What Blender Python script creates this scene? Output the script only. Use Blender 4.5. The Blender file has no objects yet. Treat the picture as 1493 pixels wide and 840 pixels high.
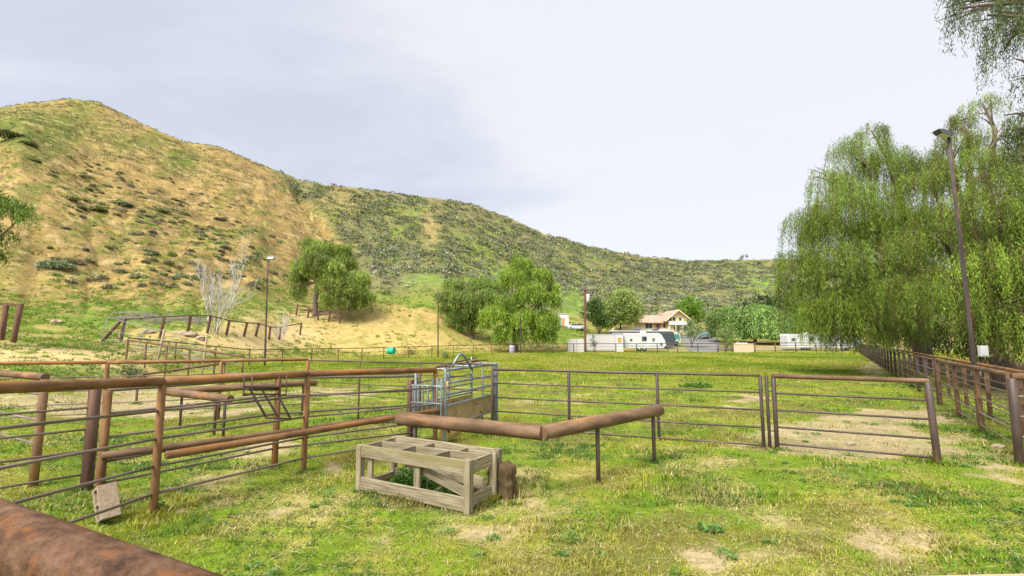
import bpy, math, random
import numpy as np
from mathutils import Vector, Matrix

# ------------------------------------------------------------------ camera, sky, sun, exposure
SC = bpy.context.scene
COL = SC.collection
CAMZ = 2.1
PITCH = math.atan(74 / 700)
cam_d = bpy.data.cameras.new("camera"); cam = bpy.data.objects.new("camera", cam_d); COL.objects.link(cam)
cam.location = (0, 0, CAMZ); cam.rotation_euler = (math.pi / 2 + PITCH, 0, 0)
cam_d.sensor_width = 36; cam_d.lens = 36 * 700 / 1493; cam_d.clip_start = 0.05; cam_d.clip_end = 6000
SC.camera = cam
SC.view_settings.view_transform = 'Standard'; SC.view_settings.look = 'None'
SC.view_settings.gamma = 1; SC.view_settings.use_curve_mapping = False
SC.view_settings.exposure = 1.12
SC.cycles.max_bounces = 6; SC.cycles.diffuse_bounces = 3; SC.cycles.transmission_bounces = 4
SC.cycles.transparent_max_bounces = 8; SC.cycles.use_denoising = True

SUN_EL, SUN_AZ = math.radians(52), math.radians(215)      # azimuth clockwise from +Y
W = bpy.data.worlds.new("World"); SC.world = W; W.use_nodes = True
def build_world():
    nt = W.node_tree; N = nt.nodes; L = nt.links; N.clear()
    out = N.new('ShaderNodeOutputWorld'); bg = N.new('ShaderNodeBackground'); L.new(bg.outputs[0], out.inputs[0])
    bg.inputs[1].default_value = 0.1
    sky = N.new('ShaderNodeTexSky'); sky.sky_type = 'NISHITA'; sky.sun_disc = False
    sky.sun_elevation = SUN_EL; sky.sun_rotation = SUN_AZ
    tc = N.new('ShaderNodeTexCoord'); sep = N.new('ShaderNodeSeparateXYZ'); L.new(tc.outputs['Generated'], sep.inputs[0])
    # cloud deck: direction projected on a high flat layer
    mz = N.new('ShaderNodeMath'); mz.operation = 'MAXIMUM'; L.new(sep.outputs[2], mz.inputs[0]); mz.inputs[1].default_value = 0.0
    az = N.new('ShaderNodeMath'); az.operation = 'ADD'; L.new(mz.outputs[0], az.inputs[0]); az.inputs[1].default_value = 0.16
    dx = N.new('ShaderNodeMath'); dx.operation = 'DIVIDE'; L.new(sep.outputs[0], dx.inputs[0]); L.new(az.outputs[0], dx.inputs[1])
    dy = N.new('ShaderNodeMath'); dy.operation = 'DIVIDE'; L.new(sep.outputs[1], dy.inputs[0]); L.new(az.outputs[0], dy.inputs[1])
    cb = N.new('ShaderNodeCombineXYZ'); L.new(dx.outputs[0], cb.inputs[0]); L.new(dy.outputs[0], cb.inputs[1])
    mp = N.new('ShaderNodeMapping'); mp.inputs['Rotation'].default_value = (0, 0, math.radians(-28)); mp.inputs['Scale'].default_value = (0.62, 1.0, 1)
    mp.inputs['Location'].default_value = (1.3, 0.4, 0)
    L.new(cb.outputs[0], mp.inputs[0])
    n1 = N.new('ShaderNodeTexNoise'); n1.inputs['Scale'].default_value = 0.55; n1.inputs['Detail'].default_value = 6; n1.inputs['Roughness'].default_value = 0.6
    n1.inputs['Distortion'].default_value = 0.4
    L.new(mp.outputs[0], n1.inputs['Vector'])
    # thicker cloud to the right and towards the horizon, thinner high on the left
    gx = N.new('ShaderNodeMapRange'); L.new(sep.outputs[0], gx.inputs[0]); gx.inputs[1].default_value = -0.7; gx.inputs[2].default_value = 0.35
    gx.inputs[3].default_value = -0.09; gx.inputs[4].default_value = 0.17
    gz = N.new('ShaderNodeMapRange'); L.new(sep.outputs[2], gz.inputs[0]); gz.inputs[1].default_value = 0.0; gz.inputs[2].default_value = 0.6
    gz.inputs[3].default_value = 0.11; gz.inputs[4].default_value = -0.02
    s1 = N.new('ShaderNodeMath'); L.new(n1.outputs['Fac'], s1.inputs[0]); L.new(gx.outputs[0], s1.inputs[1])
    s2 = N.new('ShaderNodeMath'); L.new(s1.outputs[0], s2.inputs[0]); L.new(gz.outputs[0], s2.inputs[1])
    cr = N.new('ShaderNodeMapRange'); cr.interpolation_type = 'SMOOTHSTEP'; L.new(s2.outputs[0], cr.inputs[0])
    cr.inputs[1].default_value = 0.40; cr.inputs[2].default_value = 0.62
    cc = N.new('ShaderNodeMix'); cc.data_type = 'RGBA'; L.new(cr.outputs[0], cc.inputs['Factor'])
    cc.inputs[6].default_value = (3.15, 3.35, 3.85, 1); cc.inputs[7].default_value = (4.3, 4.35, 4.52, 1)
    # brighter cloud around the veiled sun, behind the viewer
    sd = Vector((math.sin(SUN_AZ) * math.cos(SUN_EL), math.cos(SUN_AZ) * math.cos(SUN_EL), math.sin(SUN_EL)))
    dot = N.new('ShaderNodeVectorMath'); dot.operation = 'DOT_PRODUCT'; L.new(tc.outputs['Generated'], dot.inputs[0]); dot.inputs[1].default_value = sd
    gl = N.new('ShaderNodeMapRange'); gl.interpolation_type = 'SMOOTHSTEP'; L.new(dot.outputs['Value'], gl.inputs[0])
    gl.inputs[1].default_value = 0.35; gl.inputs[2].default_value = 1.0; gl.inputs[3].default_value = 1.0; gl.inputs[4].default_value = 2.6
    mu = N.new('ShaderNodeMix'); mu.data_type = 'RGBA'; mu.blend_type = 'MULTIPLY'; mu.inputs['Factor'].default_value = 1
    L.new(cc.outputs[2], mu.inputs[6]); L.new(gl.outputs[0], mu.inputs[7])
    mx = N.new('ShaderNodeMix'); mx.data_type = 'RGBA'; mx.inputs['Factor'].default_value = 0.9
    L.new(sky.outputs[0], mx.inputs[6]); L.new(mu.outputs[2], mx.inputs[7]); L.new(mx.outputs[2], bg.inputs[0])
build_world()
sun_d = bpy.data.lights.new("sun", 'SUN'); sun = bpy.data.objects.new("sun", sun_d); COL.objects.link(sun)
sun_d.energy = 3.0; sun_d.angle = math.radians(26); sun_d.color = (1.0, 0.95, 0.86)
sun.rotation_euler = (math.pi / 2 - SUN_EL, 0, math.pi - SUN_AZ)

# ------------------------------------------------------------------ ray helpers (layout)
cp, sp = math.cos(PITCH), math.sin(PITCH)
def P(px, py, d):
    """point seen in direction (px, py) at forward distance d"""
    u = (px - 746.5) / 700; v = (420 - py) / 700
    y = cp - v * sp; k = d / y
    return Vector((u * k, d, CAMZ + (sp + v * cp) * k))
def G(px, py, z=0.0):
    u = (px - 746.5) / 700; v = (420 - py) / 700
    k = (z - CAMZ) / (sp + v * cp)
    return Vector((u * k, (cp - v * sp) * k, z))
def proj(x, y, z):
    zz = z - CAMZ; f = np.maximum(y * cp + zz * sp, 0.3); up = -y * sp + zz * cp
    return 746.5 + 700 * x / f, 420 - 700 * up / f

# ------------------------------------------------------------------ numpy noise
_R = np.random.RandomState(7).rand(256, 256)
def vnoise(x, y):
    xi = np.floor(x).astype(int); yi = np.floor(y).astype(int); fx = x - xi; fy = y - yi
    fx = fx * fx * (3 - 2 * fx); fy = fy * fy * (3 - 2 * fy)
    a = _R[xi % 256, yi % 256]; b = _R[(xi + 1) % 256, yi % 256]; c = _R[xi % 256, (yi + 1) % 256]; d = _R[(xi + 1) % 256, (yi + 1) % 256]
    return (a * (1 - fx) + b * fx) * (1 - fy) + (c * (1 - fx) + d * fx) * fy
def fbm(x, y, o=4, s=0.0):
    t = 0; a = 0.5; n = 0
    for i in range(o):
        t = t + a * vnoise(x * 2 ** i + 17.3 * i + s, y * 2 ** i - 9.1 * i + s * 1.7); n += a; a *= 0.55
    return t / n
def sst(a, b, x):
    t = np.clip((x - a) / (b - a), 0, 1); return t * t * (3 - 2 * t)

# ------------------------------------------------------------------ terrain
_T = [  # azimuth (pixel column), five (forward distance, pixel row) points up to the ridge
 (-500, 14, (40, 470), (60, 400), (120, 280), (200, 215)),
 (-200, 14, (40, 474), (60, 395), (125, 235), (215, 180)),
 (0,   15, (40, 489), (60, 425), (130, 186), (230, 148)),
 (70,  16, (42, 491), (62, 428), (133, 222), (240, 140)),
 (110, 18, (43, 492), (64, 428), (134, 242), (240, 144)),
 (200, 24, (45, 490), (66, 428), (134, 278), (236, 183)),
 (250, 30, (47, 483), (70, 424), (138, 296), (235, 203)),
 (300, 38, (50, 474), (76, 424), (142, 306), (240, 211)),
 (370, 46, (58, 466), (82, 430), (150, 320), (250, 236)),
 (435, 52, (78, 450), (98, 438), (170, 335), (262, 262)),
 (480, 56, (83, 448), (108, 440), (182, 345), (270, 266)),
 (560, 62, (86, 447), (118, 438), (190, 355), (278, 276)),
 (640, 68, (86, 459), (122, 425), (200, 362), (292, 285)),
 (690, 72, (90, 480), (125, 445), (205, 380), (300, 294)),
 (740, 76, (92, 496), (130, 462), (210, 395), (305, 315)),
 (800, 80, (104, 477), (130, 458), (215, 405), (310, 338)),
 (850, 82, (105, 488), (140, 464), (220, 415), (315, 353)),
 (935, 84, (120, 486), (150, 474), (230, 430), (325, 371)),
 (1000, 84, (120, 488), (155, 476), (235, 430), (330, 376)),
 (1120, 86, (120, 492), (165, 474), (242, 430), (338, 375)),
 (1300, 90, (125, 492), (180, 475), (260, 440), (350, 382)),
 (1600, 95, (130, 492), (190, 478), (270, 450), (360, 400)),
 (2300, 95, (130, 492), (190, 480), (270, 460), (360, 430)),
]
_px = np.array([t[0] for t in _T], float)
_D = np.array([[t[1]] + [q[0] for q in t[2:]] for t in _T], float)
_Z = np.array([[-0.3 if 150 < t[0] < 700 else 0.0] + [P(t[0], q[1], q[0]).z for q in t[2:]] for t in _T], float)
def _base(px, d):
    D = np.stack([np.interp(px, _px, _D[:, i]) for i in range(5)], -1)
    Z = np.stack([np.interp(px, _px, _Z[:, i]) for i in range(5)], -1)
    z = np.zeros_like(d)
    D0 = np.concatenate([np.zeros_like(D[..., :1]), D], -1); Z0 = np.concatenate([np.zeros_like(Z[..., :1]), Z], -1)
    for i in range(5):
        a, b = D0[..., i], D0[..., i + 1]
        t = np.clip((d - a) / (b - a), 0, 1)
        if i == 1: t = t * (0.75 + 0.25 * t)
        m = (d >= a)
        z = np.where(m, Z0[..., i] + (Z0[..., i + 1] - Z0[..., i]) * t, z)
    over = d - D0[..., 5]
    z = np.where(over > 0, z - np.minimum(over, 220) * 0.33 * (1 - 0.3 * np.minimum(over, 220) / 220), z)
    return z
def height(x, y):
    x = np.asarray(x, float); y = np.asarray(y, float)
    r = np.hypot(x, y); az = np.arctan2(x, y)
    a = np.clip(az, -1.05, 1.1); px = 746.5 + 704 * np.tan(a); d = r * np.cos(a)
    px = px + 14 * (fbm(x * 0.02 + 50, y * 0.02, 2) - 0.5) * sst(120, 170, d) * (1 - sst(190, 230, d))
    s = 0.035 * d
    z = (_base(px, np.maximum(d - s, 0)) + 2 * _base(px, d) + _base(px, d + s) + _base(px - 9, d) + _base(px + 9, d)) / 6
    back = sst(1.15, 1.9, np.abs(az)); z = z * (1 - back)
    # relief of the slopes
    on = sst(1.5, 10, z) * (1 - 0.5 * sst(0, 1, np.clip((z - 60) / 60, 0, 1)))
    th = px / 34 + (fbm(x * 0.03, y * 0.03, 3) - .5) * 3
    gul = np.abs(vnoise(th, d * 0.006 + 3) - 0.5) * 2
    z = z + on * ((fbm(x * 0.05, y * 0.05, 4, 3) - .5) * 3.6 * sst(2, 22, z) - (1 - gul) ** 3 * 1.0 + (fbm(x * 0.4, y * 0.4, 3, 9) - .5) * 0.9)
    z = z - 5.0 * np.exp(-((px - (425 + 110 * sst(230, 120, d))) / 11) ** 2) * sst(115, 150, d) * (1 - sst(225, 262, d))
    z = z - 4.2 * np.exp(-((d - 103) / 9) ** 2) * sst(455, 510, px) * (1 - sst(650, 710, px)) + 1.5 * np.exp(-((d - 86) / 9) ** 2 - ((px - 570) / 100) ** 2)
    # near ground: small undulation, dip under the chute, hump in the left alley, dirt heaps
    nr = (1 - sst(20, 60, d))
    z = z + 0.05 * (fbm(x * .5, y * .5, 3, 5) - .5) + nr * 0.03 * (fbm(x * 2.2, y * 2.2, 2, 8) - .5)
    z = z - 0.04 * np.exp(-((x + 1.9) ** 2 + (y - 11.2) ** 2) / 5) + 0.08 * np.exp(-((x + 5) ** 2 + (y - 3.2) ** 2) / 3)
    z = z + 0.5 * np.exp(-(((px - 40) / 55) ** 2 + ((d - 20) / 3.5) ** 2)) * (0.7 + 0.6 * fbm(x, y, 3)) + 0.35 * np.exp(-(((px - 150) / 40) ** 2 + ((d - 24) / 3) ** 2))
    return z
def hz(x, y): return float(height(np.array([x]), np.array([y]))[0])
def onG(px, d, dz=0.0):
    """point on the ground in column px at forward distance d"""
    x = (px - 746.5) / 704 * d
    return Vector((x, d, hz(x, d) + dz))

# ------------------------------------------------------------------ materials
def new_mat(name):
    m = bpy.data.materials.new(name); m.use_nodes = True
    nt = m.node_tree; b = nt.nodes['Principled BSDF']; return m, nt.nodes, nt.links, b
def ramp(N, stops):
    r = N.new('ShaderNodeValToRGB'); e = r.color_ramp.elements
    e[0].position, e[0].color = stops[0][0], (*stops[0][1], 1); e[1].position, e[1].color = stops[-1][0], (*stops[-1][1], 1)
    for p, c in stops[1:-1]:
        q = e.new(p); q.color = (*c, 1)
    return r
def noise_mat(name, stops, scale=8, detail=5, rough=0.7, metal=0.0, bump=0.3, dist=0.02, stretch=(1, 1, 1), nrough=0.6, spec=0.3, second=None, rnd=0.12):
    m, N, L, b = new_mat(name)
    tc = N.new('ShaderNodeTexCoord'); oi = N.new('ShaderNodeObjectInfo')
    ad = N.new('ShaderNodeVectorMath'); ad.operation = 'MULTIPLY_ADD'
    ad.inputs[1].default_value = stretch; L.new(tc.outputs['Object'], ad.inputs[0])
    ml = N.new('ShaderNodeMath'); ml.operation = 'MULTIPLY'; ml.inputs[1].default_value = 37.0; L.new(oi.outputs['Random'], ml.inputs[0])
    L.new(ml.outputs[0], ad.inputs[2])
    n = N.new('ShaderNodeTexNoise'); n.inputs['Scale'].default_value = scale; n.inputs['Detail'].default_value = detail; n.inputs['Roughness'].default_value = nrough
    L.new(ad.outputs[0], n.inputs['Vector']); r = ramp(N, stops); L.new(n.outputs['Fac'], r.inputs[0])
    c = r.outputs[0]
    if second:
        n2 = N.new('ShaderNodeTexNoise'); n2.inputs['Scale'].default_value = second[0]; n2.inputs['Detail'].default_value = 6; n2.inputs['Roughness'].default_value = 0.7
        L.new(ad.outputs[0], n2.inputs['Vector'])
        mr = N.new('ShaderNodeMapRange'); L.new(n2.outputs['Fac'], mr.inputs[0]); mr.inputs[1].default_value = second[1]; mr.inputs[2].default_value = second[2]
        mx = N.new('ShaderNodeMix'); mx.data_type = 'RGBA'; L.new(mr.outputs[0], mx.inputs['Factor']); L.new(c, mx.inputs[6]); mx.inputs[7].default_value = (*second[3], 1)
        c = mx.outputs[2]
    hs = N.new('ShaderNodeHueSaturation'); L.new(c, hs.inputs['Color'])
    mr2 = N.new('ShaderNodeMapRange'); L.new(oi.outputs['Random'], mr2.inputs[0]); mr2.inputs[3].default_value = 1 - rnd; mr2.inputs[4].default_value = 1 + rnd
    L.new(mr2.outputs[0], hs.inputs['Value']); L.new(hs.outputs[0], b.inputs['Base Color'])
    b.inputs['Roughness'].default_value = rough; b.inputs['Metallic'].default_value = metal; b.inputs['Specular IOR Level'].default_value = spec
    if bump:
        bp = N.new('ShaderNodeBump'); bp.inputs['Strength'].default_value = bump; bp.inputs['Distance'].default_value = dist
        L.new(n.outputs['Fac'], bp.inputs['Height']); L.new(bp.outputs[0], b.inputs['Normal'])
    return m
def plain(name, c, rough=0.6, metal=0.0, var=0.12, scale=3, bump=0.05):
    lo = tuple(v * (1 - var) for v in c); hi = tuple(min(v * (1 + var), 1) for v in c)
    return noise_mat(name, [(0.3, lo), (0.7, hi)], scale=scale, rough=rough, metal=metal, bump=bump, rnd=0.0)
def leaf_mat(name, trans=0.35, rough=0.55):
    m, N, L, b = new_mat(name)
    at = N.new('ShaderNodeAttribute'); at.attribute_name = 'tint'
    L.new(at.outputs['Color'], b.inputs['Base Color']); b.inputs['Roughness'].default_value = rough; b.inputs['Specular IOR Level'].default_value = 0.25
    tr = N.new('ShaderNodeBsdfTranslucent'); g = N.new('ShaderNodeMix'); g.data_type = 'RGBA'; g.blend_type = 'MULTIPLY'; g.inputs['Factor'].default_value = 1
    L.new(at.outputs['Color'], g.inputs[6]); g.inputs[7].default_value = (1.15, 1.2, 0.6, 1); L.new(g.outputs[2], tr.inputs[0])
    ms = N.new('ShaderNodeMixShader'); ms.inputs[0].default_value = trans
    L.new(b.outputs[0], ms.inputs[1]); L.new(tr.outputs[0], ms.inputs[2]); L.new(ms.outputs[0], N['Material Output'].inputs[0])
    return m
M = {}
M['rust'] = noise_mat('rusty_pipe', [(0.25, (.06, .032, .016)), (0.42, (.15, .078, .036)), (0.58, (.25, .135, .062)), (0.78, (.37, .22, .12))], scale=7, detail=12, rough=0.75, bump=0.25, dist=0.004, stretch=(1, 1, .35), nrough=0.72, spec=0.15, second=(2.6, .52, .66, (.30, .12, .03)))
M['rust_near'] = noise_mat('peeling_rusty_pipe', [(0.34, (.03, .016, .01)), (0.46, (.09, .045, .024)), (0.56, (.15, .08, .045)), (0.75, (.23, .14, .09))], scale=18, detail=14, rough=0.75, bump=0.9, dist=0.008, stretch=(1, 1, .6), nrough=0.78, spec=0.18, second=(22, .55, .68, (.20, .075, .02)))
M['brown_pipe'] = noise_mat('brown_painted_pipe', [(0.28, (.07, .04, .022)), (0.5, (.145, .085, .048)), (0.75, (.25, .155, .092))], scale=7, detail=12, rough=0.68, bump=0.15, dist=0.003, stretch=(1, 1, .3), spec=0.2, second=(3, .58, .7, (.30, .15, .05)))
M['thin_rail'] = noise_mat('weathered_thin_rail', [(0.3, (.10, .072, .05)), (0.6, (.19, .145, .11)), (0.8, (.27, .215, .17))], scale=6, detail=6, rough=0.55, bump=0.1, dist=0.002, stretch=(1, 1, .3), spec=0.4)
M['dark_pipe'] = noise_mat('dark_brown_pipe', [(0.3, (.035, .022, .018)), (0.55, (.075, .048, .038)), (0.8, (.14, .095, .075))], scale=5, detail=8, rough=0.5, bump=0.15, dist=0.003, stretch=(1, 1, .3), spec=0.45, second=(5, .6, .7, (.2, .09, .04)))
M['steel'] = noise_mat('worn_blue_grey_steel', [(0.3, (.11, .13, .135)), (0.55, (.22, .25, .255)), (0.8, (.35, .38, .38))], scale=5, detail=8, rough=0.42, metal=0.3, bump=0.08, dist=0.002, stretch=(1, 1, .4), spec=0.5, second=(8, .6, .68, (.22, .1, .05)))
M['wood'] = noise_mat('weathered_grey_wood', [(0.3, (.05, .036, .02)), (0.42, (.17, .135, .08)), (0.55, (.28, .235, .15)), (0.75, (.42, .375, .26))], scale=38, detail=10, rough=0.85, bump=0.7, dist=0.005, stretch=(.05, 1, 1), nrough=0.72, rnd=.22, second=(4, .54, .68, (.24, .20, .08)))
M['postwood'] = noise_mat('dark_timber', [(0.25, (.06, .03, .02)), (0.5, (.13, .07, .045)), (0.8, (.22, .13, .09))], scale=15, rough=0.85, bump=0.4, dist=0.006, stretch=(1, 1, .08))
M['palewood'] = noise_mat('pale_timber', [(0.25, (.3, .22, .13)), (0.8, (.5, .4, .26))], scale=15, rough=0.85, bump=0.3, stretch=(1, 1, .08))
M['ply'] = noise_mat('yellowed_plywood', [(0.3, (.3, .2, .085)), (0.6, (.42, .3, .14)), (0.8, (.5, .38, .2))], scale=3, rough=0.7, bump=0.2, second=(4, .58, .66, (.05, .03, .018)))
M['ochre'] = noise_mat('ochre_painted_steel', [(0.3, (.38, .23, .06)), (0.7, (.52, .35, .12))], scale=5, rough=0.7, bump=0.2)
M['block'] = noise_mat('concrete_block', [(0.3, (.24, .17, .11)), (0.7, (.4, .31, .22))], scale=30, detail=8, rough=0.95, bump=0.5, dist=0.004)
M['burlap'] = noise_mat('brown_sacking', [(0.25, (.035, .022, .01)), (0.5, (.085, .056, .025)), (0.8, (.18, .125, .055))], scale=6, detail=9, rough=0.95, bump=0.8, dist=0.02, stretch=(1, 1, .5))
M['bark'] = noise_mat('tree_bark', [(0.25, (.06, .04, .028)), (0.5, (.14, .1, .07)), (0.8, (.26, .2, .15))], scale=12, detail=8, rough=0.9, bump=0.7, dist=0.03, stretch=(1, 1, .3))
M['deadwood'] = noise_mat('grey_dead_wood', [(0.25, (.14, .12, .10)), (0.8, (.34, .3, .27))], scale=6, rough=0.9, bump=0.3)
M['palebark'] = noise_mat('bare_pale_bark', [(0.25, (.45, .4, .35)), (0.8, (.7, .65, .6))], scale=6, rough=0.85, bump=0.3)
M['leaf'] = leaf_mat('foliage', 0.28); M['grassm'] = leaf_mat('grass_blades', 0.4); M['brushm'] = leaf_mat('brush_leaves', 0.12, 0.8)
M['white'] = plain('white_coachwork', (.52, .52, .53), 0.35, var=.04)
M['offwhite'] = plain('off_white_render', (.56, .54, .52), 0.7, var=.05)
M['pinkwhite'] = plain('dusty_white_panel', (.52, .485, .475), 0.6, var=.06)
M['cream'] = plain('cream_yellow_stucco', (.74, .60, .32), 0.85, var=.06)
M['roof'] = noise_mat('terracotta_roof', [(0.3, (.30, .19, .135)), (0.7, (.44, .31, .23))], scale=2.5, rough=0.85, bump=0.3, dist=0.05)
M['glass'] = plain('dark_window_glass', (.05, .06, .07), 0.12, var=.1, bump=0)
M['teal'] = plain('teal_tinted_windscreen', (.05, .24, .2), 0.15, var=.1, bump=0)
M['grey'] = plain('grey_panel', (.32, .32, .34), 0.6)
M['tarp'] = noise_mat('grey_ribbed_roof', [(0.35, (.11, .105, .11)), (0.65, (.19, .185, .19))], scale=9, rough=0.6, bump=0.4, stretch=(4, .1, .1))
M['asphalt'] = plain('grey_asphalt', (.17, .16, .155), 0.9, var=.15, scale=2)
M['dgrey'] = plain('dark_grey_trim', (.07, .07, .075), 0.5)
M['tyre'] = plain('black_tyre', (.03, .03, .03), 0.85)
M['orange'] = plain('orange_door', (.55, .26, .12), 0.6)
M['amber'] = plain('amber_window_board', (.5, .3, .05), 0.5)
M['green'] = plain('green_plastic', (.03, .4, .24), 0.4, var=.15)
M['lilac'] = plain('lilac_plastic', (.4, .36, .5), 0.5, var=.1)
M['blue'] = plain('pale_blue_paint', (.25, .4, .52), 0.35)
M['tanblock'] = plain('tan_block_wall', (.5, .4, .27), 0.9, var=.12)
M['rock'] = noise_mat('pale_rock', [(0.3, (.27, .21, .14)), (0.7, (.40, .32, .22))], scale=6, rough=0.95, bump=0.5)
M['lens'] = plain('lamp_glass', (.6, .62, .62), 0.2, var=.05, bump=0)

# ------------------------------------------------------------------ mesh helpers
def mesh_of(name, V, F, smooth=False, sharp=None):
    me = bpy.data.meshes.new(name)
    V = np.asarray(V, float)
    if isinstance(F, np.ndarray):
        n, k = F.shape
        me.vertices.add(len(V)); me.vertices.foreach_set('co', V.ravel().astype(np.float32))
        me.loops.add(n * k); me.loops.foreach_set('vertex_index', F.ravel().astype(np.int32))
        me.polygons.add(n); me.polygons.foreach_set('loop_start', (np.arange(n) * k).astype(np.int32))
        me.update(calc_edges=True)
    else:
        me.from_pydata([tuple(v) for v in V], [], F); me.update()
    if smooth: me.polygons.foreach_set('use_smooth', np.ones(len(me.polygons), bool))
    return me
def link(name, me, mat, root=None, loc=None, mw=None):
    o = bpy.data.objects.new(name, me); COL.objects.link(o)
    if mat is not None and not me.materials: me.materials.append(mat)
    if mw is not None:
        o.matrix_local = (Matrix.Translation(-root.location) @ mw) if root is not None and root.type == 'EMPTY' else mw
    elif loc is not None: o.location = Vector(loc) - (root.location if root is not None else Vector())
    if root is not None: o.parent = root
    return o
def tag(o, label=None, cat=None, group=None, kind=None):
    if label: o['label'] = label
    if cat: o['category'] = cat
    if group: o['group'] = group
    if kind: o['kind'] = kind
    return o
def thing(name, label, cat, loc, group=None, rz=0):
    o = bpy.data.objects.new(name, None); COL.objects.link(o); o.location = loc; o.rotation_euler.z = rz
    o.empty_display_size = 0.3
    return tag(o, label, cat, group)
def frame_z(p0, p1):
    z = (p1 - p0).normalized(); up = Vector((0, 0, 1)) if abs(z.z) < 0.95 else Vector((1, 0, 0))
    x = up.cross(z).normalized(); y = z.cross(x)
    m = Matrix((x, y, z)).transposed().to_4x4(); m.translation = p0; return m
POST_BASES = []
def pipe(name, p0, p1, r, mat, root, n=12, r1=None, cap=True):
    """round pipe, its local z along its length"""
    p0 = Vector(p0); p1 = Vector(p1); L = (p1 - p0).length; r1 = r if r1 is None else r1
    if name in ('post', 'timber_post', 'upright', 'pole') and p0.y < 22: POST_BASES.append((p0.x, p0.y, r))
    a = np.arange(n) * 2 * math.pi / n; c, s = np.cos(a), np.sin(a); seg = max(1, min(6, int(L / 1.2)))
    V = []
    rs = np.random.RandomState(int(abs(p0.x * 71 + p0.y * 37 + p1.z * 13) * 10) % 9999)
    for i in range(seg + 1):
        t = i / seg; rr = r + (r1 - r) * t
        ox, oy = (0, 0) if i in (0, seg) else (rs.rand(2) - .5) * min(0.02, L * 0.004)
        V.append(np.stack([c * rr + ox, s * rr + oy, np.full(n, t * L)], -1))
    V = np.concatenate(V); F = []
    for i in range(seg):
        for j in range(n):
            k = (j + 1) % n; F.append((i * n + j, i * n + k, (i + 1) * n + k, (i + 1) * n + j))
    me0 = len(F)
    if cap:
        b = 0.12 * min(r, .03)   # small bevel on the cut ends
        e0 = np.stack([c * (r - b), s * (r - b), np.full(n, -b)], -1); e1 = np.stack([c * (r1 - b), s * (r1 - b), np.full(n, L + b)], -1)
        o = len(V); V = np.concatenate([V, e0, e1])
        for j in range(n):
            k = (j + 1) % n
            F.append((o + j, o + k, k, j)); F.append((seg * n + j, seg * n + k, o + n + k, o + n + j))
        F.append(tuple(o + n - 1 - j for j in range(n))); F.append(tuple(o + n + j for j in range(n)))
    me = mesh_of(name, V, F)
    sm = np.zeros(len(F), bool); sm[:me0] = True; me.polygons.foreach_set('use_smooth', sm)
    return link(name, me, mat, root, mw=frame_z(p0, p1))
def board(name, p0, p1, w, h, mat, root, up=Vector((0, 0, 1)), bev=0.004, jag=0.0):
    """sawn board from p0 to p1 (centre line), w across, h along up; local x is its length"""
    p0 = Vector(p0); p1 = Vector(p1); x = (p1 - p0).normalized(); y = up.cross(x).normalized(); z = x.cross(y); L = (p1 - p0).length
    mw = Matrix((x, y, z)).transposed().to_4x4(); mw.translation = p0
    return link(name, box_mesh(name, (0, -w / 2, -h / 2), (L, w / 2, h / 2), bev), mat, root, mw=mw)
def box_geo(lo, hi, bev=0.0):
    (x0, y0, z0), (x1, y1, z1) = lo, hi
    if bev <= 0:
        V = [(x0, y0, z0), (x1, y0, z0), (x1, y1, z0), (x0, y1, z0), (x0, y0, z1), (x1, y0, z1), (x1, y1, z1), (x0, y1, z1)]
        F = [(3, 2, 1, 0), (4, 5, 6, 7), (0, 1, 5, 4), (1, 2, 6, 5), (2, 3, 7, 6), (3, 0, 4, 7)]
        return V, F
    b = min(bev, (x1 - x0) * .45, (y1 - y0) * .45, (z1 - z0) * .45)
    V = []; idx = {}
    for i, X in enumerate((x0, x1)):
        for j, Y in enumerate((y0, y1)):
            for k, Z in enumerate((z0, z1)):
                sx, sy, sz = (1, -1)[i], (1, -1)[j], (1, -1)[k]
                for a in range(3):
                    p = [X + sx * b, Y + sy * b, Z + sz * b]; p[a] = (X, Y, Z)[a]
                    idx[(i, j, k, a)] = len(V); V.append(tuple(p))
    F = []
    for a in range(3):
        o1, o2 = (a + 1) % 3, (a + 2) % 3
        for s in (0, 1):
            q = []
            for u, v in ((0, 0), (1, 0), (1, 1), (0, 1)):
                c = [0, 0, 0]; c[a] = s; c[o1] = u; c[o2] = v; q.append(idx[(*c, a)])
            F.append(tuple(q if s else q[::-1]))
    for a in range(3):
        o1, o2 = (a + 1) % 3, (a + 2) % 3
        for u in (0, 1):
            for v in (0, 1):
                c0 = [0, 0, 0]; c0[o1] = u; c0[o2] = v; c1 = c0[:]; c1[a] = 1
                q = (idx[(*c0, o1)], idx[(*c1, o1)], idx[(*c1, o2)], idx[(*c0, o2)])
                F.append(q if (u == v) else q[::-1])
    for i in (0, 1):
        for j in (0, 1):
            for k in (0, 1):
                q = tuple(idx[(i, j, k, a)] for a in range(3)); F.append(q if (i + j + k) % 2 else q[::-1])
    return V, F
def box_mesh(name, lo, hi, bev=0.0): return mesh_of(name, *box_geo(lo, hi, bev))
def boxes_mesh(name, bs, bev=0.0):
    V, F = [], []
    for lo, hi in bs:
        v, f = box_geo(lo, hi, bev); o = len(V); V += v; F += [tuple(i + o for i in q) for q in f]
    return mesh_of(name, V, F)
def prism_mesh(name, prof, y0, y1):
    """outline in x-z (counter-clockwise seen from -y) extruded along y"""
    n = len(prof); V = [(x, y0, z) for x, z in prof] + [(x, y1, z) for x, z in prof]
    F = [tuple(range(n)), tuple(range(2 * n - 1, n - 1, -1))] + [((i + 1) % n, i, i + n, (i + 1) % n + n) for i in range(n)]
    return mesh_of(name, V, F)
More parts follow.
